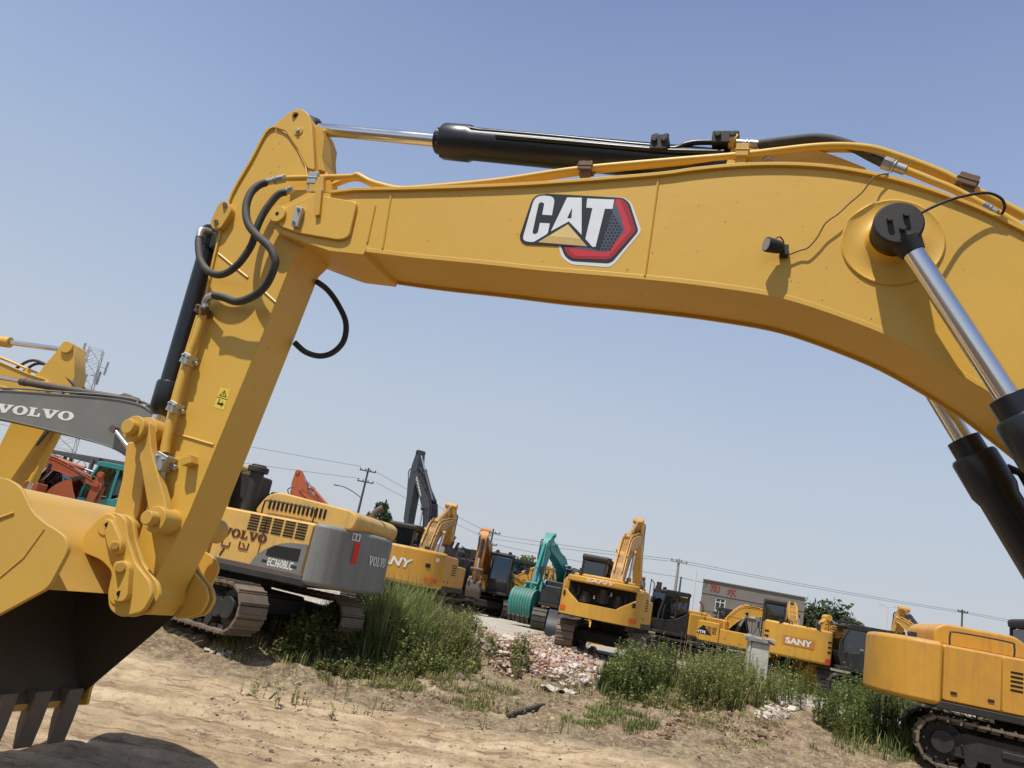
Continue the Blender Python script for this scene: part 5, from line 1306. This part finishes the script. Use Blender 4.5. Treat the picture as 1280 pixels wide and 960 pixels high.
# small things on the bank
def gpt(px, py): P = on_ground(px, py); P.z = height(P.x, P.y); return P
P = gpt(944, 862); D19 = P; r0 = empty('concrete_block', P, R(-14)); tag(r0, 'pale upright concrete block with a broken dark top standing in the weeds', 'concrete block')
CB = paint('pale cast concrete', (.56,.54,.48), .9, .4, (.25,.22,.17), scale=2.5, streak=.4, bump=.06)
q = MB(); q.box((0,0,.62), (.5,.5,1.36)); q.box((-.295,0,.6), (.08,.54,1.36)); q.build('body', CB, r0, bev=.03)
q = MB(); q.prism([(x,y,1.3) for x,y in ((-.4,-.33),(.4,-.33),(.4,.33),(-.4,.33))], [(x,y,z) for x,y,z in ((-.34,-.3,1.43),(.36,-.28,1.35),(.34,.3,1.40),(-.36,.28,1.51))]); q.build('broken_top', paint('broken dark concrete', (.16,.155,.15), .95, .6, (.4,.38,.34), scale=6, bump=.2), r0, bev=.02)
for k in range(7): q = MB(); tmq = rnd(-.38,.38); q.box((tmq, rnd(-.3,-.1), 1.40+rnd(0,.05)), (rnd(.08,.2),rnd(.08,.16),rnd(.03,.08)), Matrix.Rotation(rnd(-.5,.5),3,'Y')); q.build('chip', CB, r0, bev=.01)
P = gpt(816, 828); r0 = empty('old_tyre', P, R(25)); tag(r0, 'black worn tyre standing upright behind the weeds', 'tyre')
q = MB(); rr = .27; C_ = Vector((0,0,rr+.08)); seg = 26; prof = [(-.10,-.07),(-.11,.04),(-.08,.085),(.08,.085),(.11,.04),(.10,-.07)]
vs = [C_+Vector(((rr+b_)*math.cos(6.2832*i/seg), a, (rr+b_)*math.sin(6.2832*i/seg))) for i in range(seg) for a, b_ in prof]; k_ = len(prof)
q.add(vs, [(i*k_+j, i*k_+(j+1)%k_, ((i+1)%seg)*k_+(j+1)%k_, ((i+1)%seg)*k_+j) for i in range(seg) for j in range(k_)]); q.build('tread', M['rubber'], r0)
q = MB(); q.tube([C_+Vector((0,-.05,0)), C_+Vector((0,.05,0))], .19, 18); q.build('wheel_rim', M['dark'], r0)
P = gpt(633, 898); P2 = gpt(678, 884); d = P2-P; q = MB(); q.tube([P.lerp(P2, t)+Vector((rnd(-.012,.012), rnd(-.012,.012), .035+rnd(0,.015))) for t in [k/9 for k in range(10)]], [.03,.045,.05,.046,.055,.05,.044,.05,.042,.025], 9); tag(q.build('rotten_log', paint('rotten wood', (.07,.055,.045), .95, .6, (.2,.17,.14), scale=9, bump=.2), ang=80), 'short dark rotten log lying on the brown bank', 'log')
P = gpt(590, 838); q = MB()
V, Fc = ico(); q.add([P+Vector((v.x*.14*rnd(.4,1.3), v.y*.1*rnd(.4,1.3), .07+v.z*.07*rnd(.3,1.5))) for v in V], Fc); tag(q.build('plastic_bag', flatm('yellow green plastic', (.55,.55,.12), .45), ang=5), 'crumpled yellow green plastic bag at the left foot of the rubble', 'plastic bag')
P = gpt(697, 864); q = MB(); n = 8
vs = [P+Vector(((i/n-.5)*.75, (j/4-.5)*.35, .05+.05*math.sin(i*1.7+j)+rnd(0,.03))) for i in range(n+1) for j in range(5)]; q.add(vs, [(i*5+j, i*5+j+1, (i+1)*5+j+1, (i+1)*5+j) for i in range(n) for j in range(4)]); tag(q.build('torn_sheet', flatm('pale torn sheet', (.5,.46,.38), .8)), 'pale torn sheet lying below the rubble heap', 'sheet')
pts = [gpt(x, y)+Vector((0,0,.012)) for x, y in ((304,864),(312,863),(322,868),(334,869),(344,867),(350,863))]; q = MB(); q.tube(catmull(pts, 5), .011, 6); tag(q.build('rope_scrap', flatm('dark rope', (.06,.05,.045), .9)), 'short dark piece of rope lying on the dirt track', 'rope')
SKYS = .1; SUNE = 4.5; SKYMIX = .87
SKYR = [(0, (6.0,6.3,6.7,1)), (.2, (5.3,6.1,7.2,1)), (.45, (3.6,4.75,7.0,1)), (.68, (2.3,3.1,5.5,1)), (1, (.6,1.0,2.4,1))]
# ------------------------------------------------------------------ sky, sun, camera
w = bpy.data.worlds.new('World'); scene.world = w; w.use_nodes = True
nt = w.node_tree; bg = nt.nodes['Background']
sky = nt.nodes.new('ShaderNodeTexSky'); sky.sky_type = 'NISHITA'; sky.sun_disc = False
elev = math.asin(SUN.z); az = math.atan2(SUN.x, SUN.y)
sky.sun_elevation = elev; sky.sun_rotation = az
sky.air_density = 1.0; sky.dust_density = 2.2; sky.ozone_density = 1.6; sky.altitude = 50
tc = nt.nodes.new('ShaderNodeTexCoord'); sp = nt.nodes.new('ShaderNodeSeparateXYZ'); nt.links.new(tc.outputs['Generated'], sp.inputs[0])
hz = N(nt, 'ShaderNodeTexNoise', Scale=2.2, Detail=4.0); nt.links.new(tc.outputs['Generated'], hz.inputs['Vector'])
am = N(nt, 'ShaderNodeMath', operation='MULTIPLY_ADD'); am.inputs[1].default_value = .09; nt.links.new(hz.outputs[0], am.inputs[0])
ad = N(nt, 'ShaderNodeMath', operation='SUBTRACT'); ad.inputs[1].default_value = .045; nt.links.new(sp.outputs['Z'], ad.inputs[0]); nt.links.new(ad.outputs[0], am.inputs[2])
rp = ramp(nt, am.outputs[0], SKYR)
nt.links.new(mixc(nt, SKYMIX, sky.outputs[0], rp.outputs[0]), bg.inputs['Color'])
bg.inputs['Strength'].default_value = SKYS
sl = bpy.data.lights.new('sun', 'SUN'); sl.energy = SUNE; sl.angle = R(.53); sl.color = (1, .955, .88)
so = bpy.data.objects.new('sun', sl); col.objects.link(so); so.rotation_euler = SUN.to_track_quat('Z', 'Y').to_euler(); so.location = (0, -20, 40)
cd = bpy.data.cameras.new('camera'); cd.sensor_width = 36; cd.lens = 36*F/1280; cd.clip_end = 6000; cd.clip_start = .05
co = bpy.data.objects.new('camera', cd); col.objects.link(co)
co.matrix_world = Matrix(((camr.x, camu.x, -fwd.x, 0), (camr.y, camu.y, -fwd.y, 0), (camr.z, camu.z, -fwd.z, CAM.z), (0, 0, 0, 1)))
scene.camera = co
scene.view_settings.view_transform = 'Standard'; scene.view_settings.look = 'None'; scene.view_settings.exposure = 0
scene.cycles.max_bounces = 6; scene.cycles.transparent_max_bounces = 12
